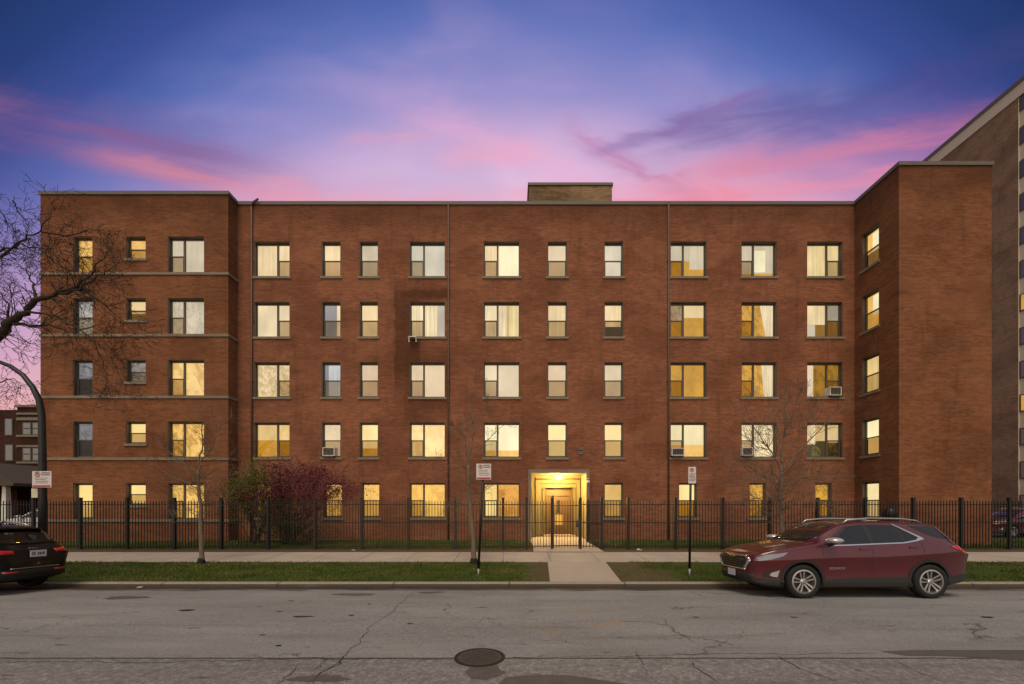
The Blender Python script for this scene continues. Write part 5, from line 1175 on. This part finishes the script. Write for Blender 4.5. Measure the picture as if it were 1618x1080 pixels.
# ------------------------------------------------------------------ left: dark brick flats and porch house
YN = 33.0; nb = thing('brick_flats', 'dark brick three-storey flats with pale stone bands at the far left', 'apartment building', (wx(20, YN), YN, .1)); inv = -Vector(nb.location)
zt_ = wz(643, YN)
mb = MB(); mb.box(wx(-160, YN), wx(27, YN), YN + .9, YN + 14, 0, zt_); mb.box(wx(27, YN), -30, YN, YN + 14, 0, zt_ + .02); mb.build('wall', M['brick_dark'], nb).location = inv
def nbox(name, a, b, c, d, m, dy=-.1, parent=nb, dep=.1, Yb=YN):
    mb = MB(); mb.box(wx(a, Yb), wx(b, Yb), Yb + dy, Yb + dy + dep, wz(d, Yb), wz(c, Yb)); o = mb.build(name, m, parent); o.location = inv if parent == nb else (0, 0, 0); return o
nbox('parapet_cap', 26, 75, 640, 643.5, M['stone_dark'], -.15, dep=.3)
for a, b in ((652, 655), (659.5, 664), (687, 690), (703, 706), (729, 732), (742.5, 746.5)): nbox('stone_band', 27.3, 75, a, b, M['stone_dark'], -.08, dep=.078)
gl = mat('flat_glass', glass_fn(f0=.18, f1=.5, dark=(.09, .09, .09)))
for (a, b) in ((36.5, 50.5), (52, 66)):
    for (c, d) in ((667, 687), (707, 728), (747, 768)):
        f_ = nbox('window', a, b, c, d, M['frame'], -.05, dep=.048); g = MB(); x0, x1, z0, z1 = wx(a + 1.6, YN), wx(b - 1.6, YN), wz(d - 1.5, YN), wz(c + 1.5, YN)
        zm = (z0 + z1) / 2; g.quad((x0, YN - .06, zm + .05), (x1, YN - .06, zm + .05), (x1, YN - .06, z1), (x0, YN - .06, z1)); g.quad((x0, YN - .055, z0), (x1, YN - .055, z0), (x1, YN - .055, zm - .05), (x0, YN - .055, zm - .05)); g.build('pane', gl, f_)
YN2 = YN + .9
for (a, b, c, d) in ((8.5, 21, 661, 688), (9, 22, 702, 728), (8, 21, 744, 768), (-30, -16, 661, 688), (-30, -16, 702, 728)):
    mb = MB(); mb.box(wx(a, YN2), wx(b, YN2), YN2 - .05, YN2 - .002, wz(d, YN2), wz(c, YN2)); f_ = mb.build('window', M['frame'], nb); f_.location = inv
    g = MB(); x0, x1, z0, z1 = wx(a + 1.3, YN2), wx(b - 1.3, YN2), wz(d - 1.3, YN2), wz(c + 1.3, YN2); g.quad((x0, YN2 - .06, z0), (x1, YN2 - .06, z0), (x1, YN2 - .06, z1), (x0, YN2 - .06, z1)); g.build('pane', gl, f_)
YH = 27.0; hs = thing('porch_house', 'low house with a shingled porch roof and white column at the far left', 'house', (wx(-10, YH), YH, .1)); inv2 = -Vector(hs.location)
mb = MB(); xa, xb = wx(-150, YH), wx(30, YH); xm = wx(-20, YH); zr, ze = wz(730, YH), wz(763, YH)
mb.add([(xa, YH - .3, ze), (xm, YH - .3, zr), (xb, YH - .3, ze), (xa, YH + 5, ze), (xm, YH + 5, zr), (xb, YH + 5, ze), (xa, YH - .3, ze - .18), (xb, YH - .3, ze - .18), (xa, YH + 5, ze - .18), (xb, YH + 5, ze - .18)], [(0, 1, 2, 7, 6), (0, 3, 4, 1), (1, 4, 5, 2), (2, 5, 9, 7), (6, 7, 9, 8), (3, 8, 9, 5, 4)]); mb.build('roof', M['shingle'], hs).location = inv2
mb = MB(); mb.box(xa + .3, wx(27, YH + 2), YH + 2, YH + 4.9, .1, ze - .19); mb.build('wall', M['brick_dark'], hs).location = inv2
for a in (5, -60):
    mb = MB(); x = wx(a, YH); mb.add([(x - .17, YH, .9), (x + .17, YH, .9), (x + .17, YH + .34, .9), (x - .17, YH + .34, .9), (x - .12, YH + .04, ze - .19), (x + .12, YH + .04, ze - .19), (x + .12, YH + .3, ze - .19), (x - .12, YH + .3, ze - .19)], [(0, 1, 5, 4), (1, 2, 6, 5), (2, 3, 7, 6), (3, 0, 4, 7)]); mb.build('column', M['white'], hs).location = inv2
mb = MB(); mb.box(xa + .2, xb - .4, YH - .1, YH + 2, .1, .898); mb.build('porch_base', M['brick_dark'], hs).location = inv2

# ------------------------------------------------------------------ small things by the fence
def litter(px, Y, z, s, label, seed):
    rg = random.Random(seed); mb = MB(); n = 5; vs = [(i * s / n, j * s * .6 / n, rg.uniform(0, .35) * s) for i in range(n + 1) for j in range(n + 1)]
    mb.add([(wx(px, Y) + a, Y + b, z + c) for a, b, c in vs], [(i*(n+1)+j, (i+1)*(n+1)+j, (i+1)*(n+1)+j+1, i*(n+1)+j+1) for i in range(n) for j in range(n)])
    tag(mb.build('litter', M['white']), label, 'litter', 'scraps of white litter')
litter(1007, 15.6, .285, .20, 'crumpled white paper on the soil strip right of the gate', 1)
litter(555, 15.6, .285, .12, 'crumpled white scrap on the soil strip below the purple shrub', 2)
litter(216, 10.35, -.09, .10, 'tiny white scrap lying in the gutter near the black car', 3)
litter(933, 16.8, .325, .12, 'small white scrap on the grass beside the entrance walk', 4)
gr = thing('barbecue', 'dark covered barbecue on the lawn behind the roof of the red car', 'barbecue', (wx(1406, 17.1), 17.1, .32))
mb = MB(); mb.lathe([(.001, 1.62), (.12, 1.60), (.22, 1.5), (.26, 1.36), (.24, 1.2), (.14, 1.08), (.001, 1.05)], 18); mb.build('bowl', M['iron'], gr, True)
for a in (0, 2.1, 4.2): mb = MB(); mb.tube([(.15 * math.cos(a), .15 * math.sin(a), 1.12), (.3 * math.cos(a), .3 * math.sin(a), 0)], .015, 6); mb.build('leg', M['iron'], gr)
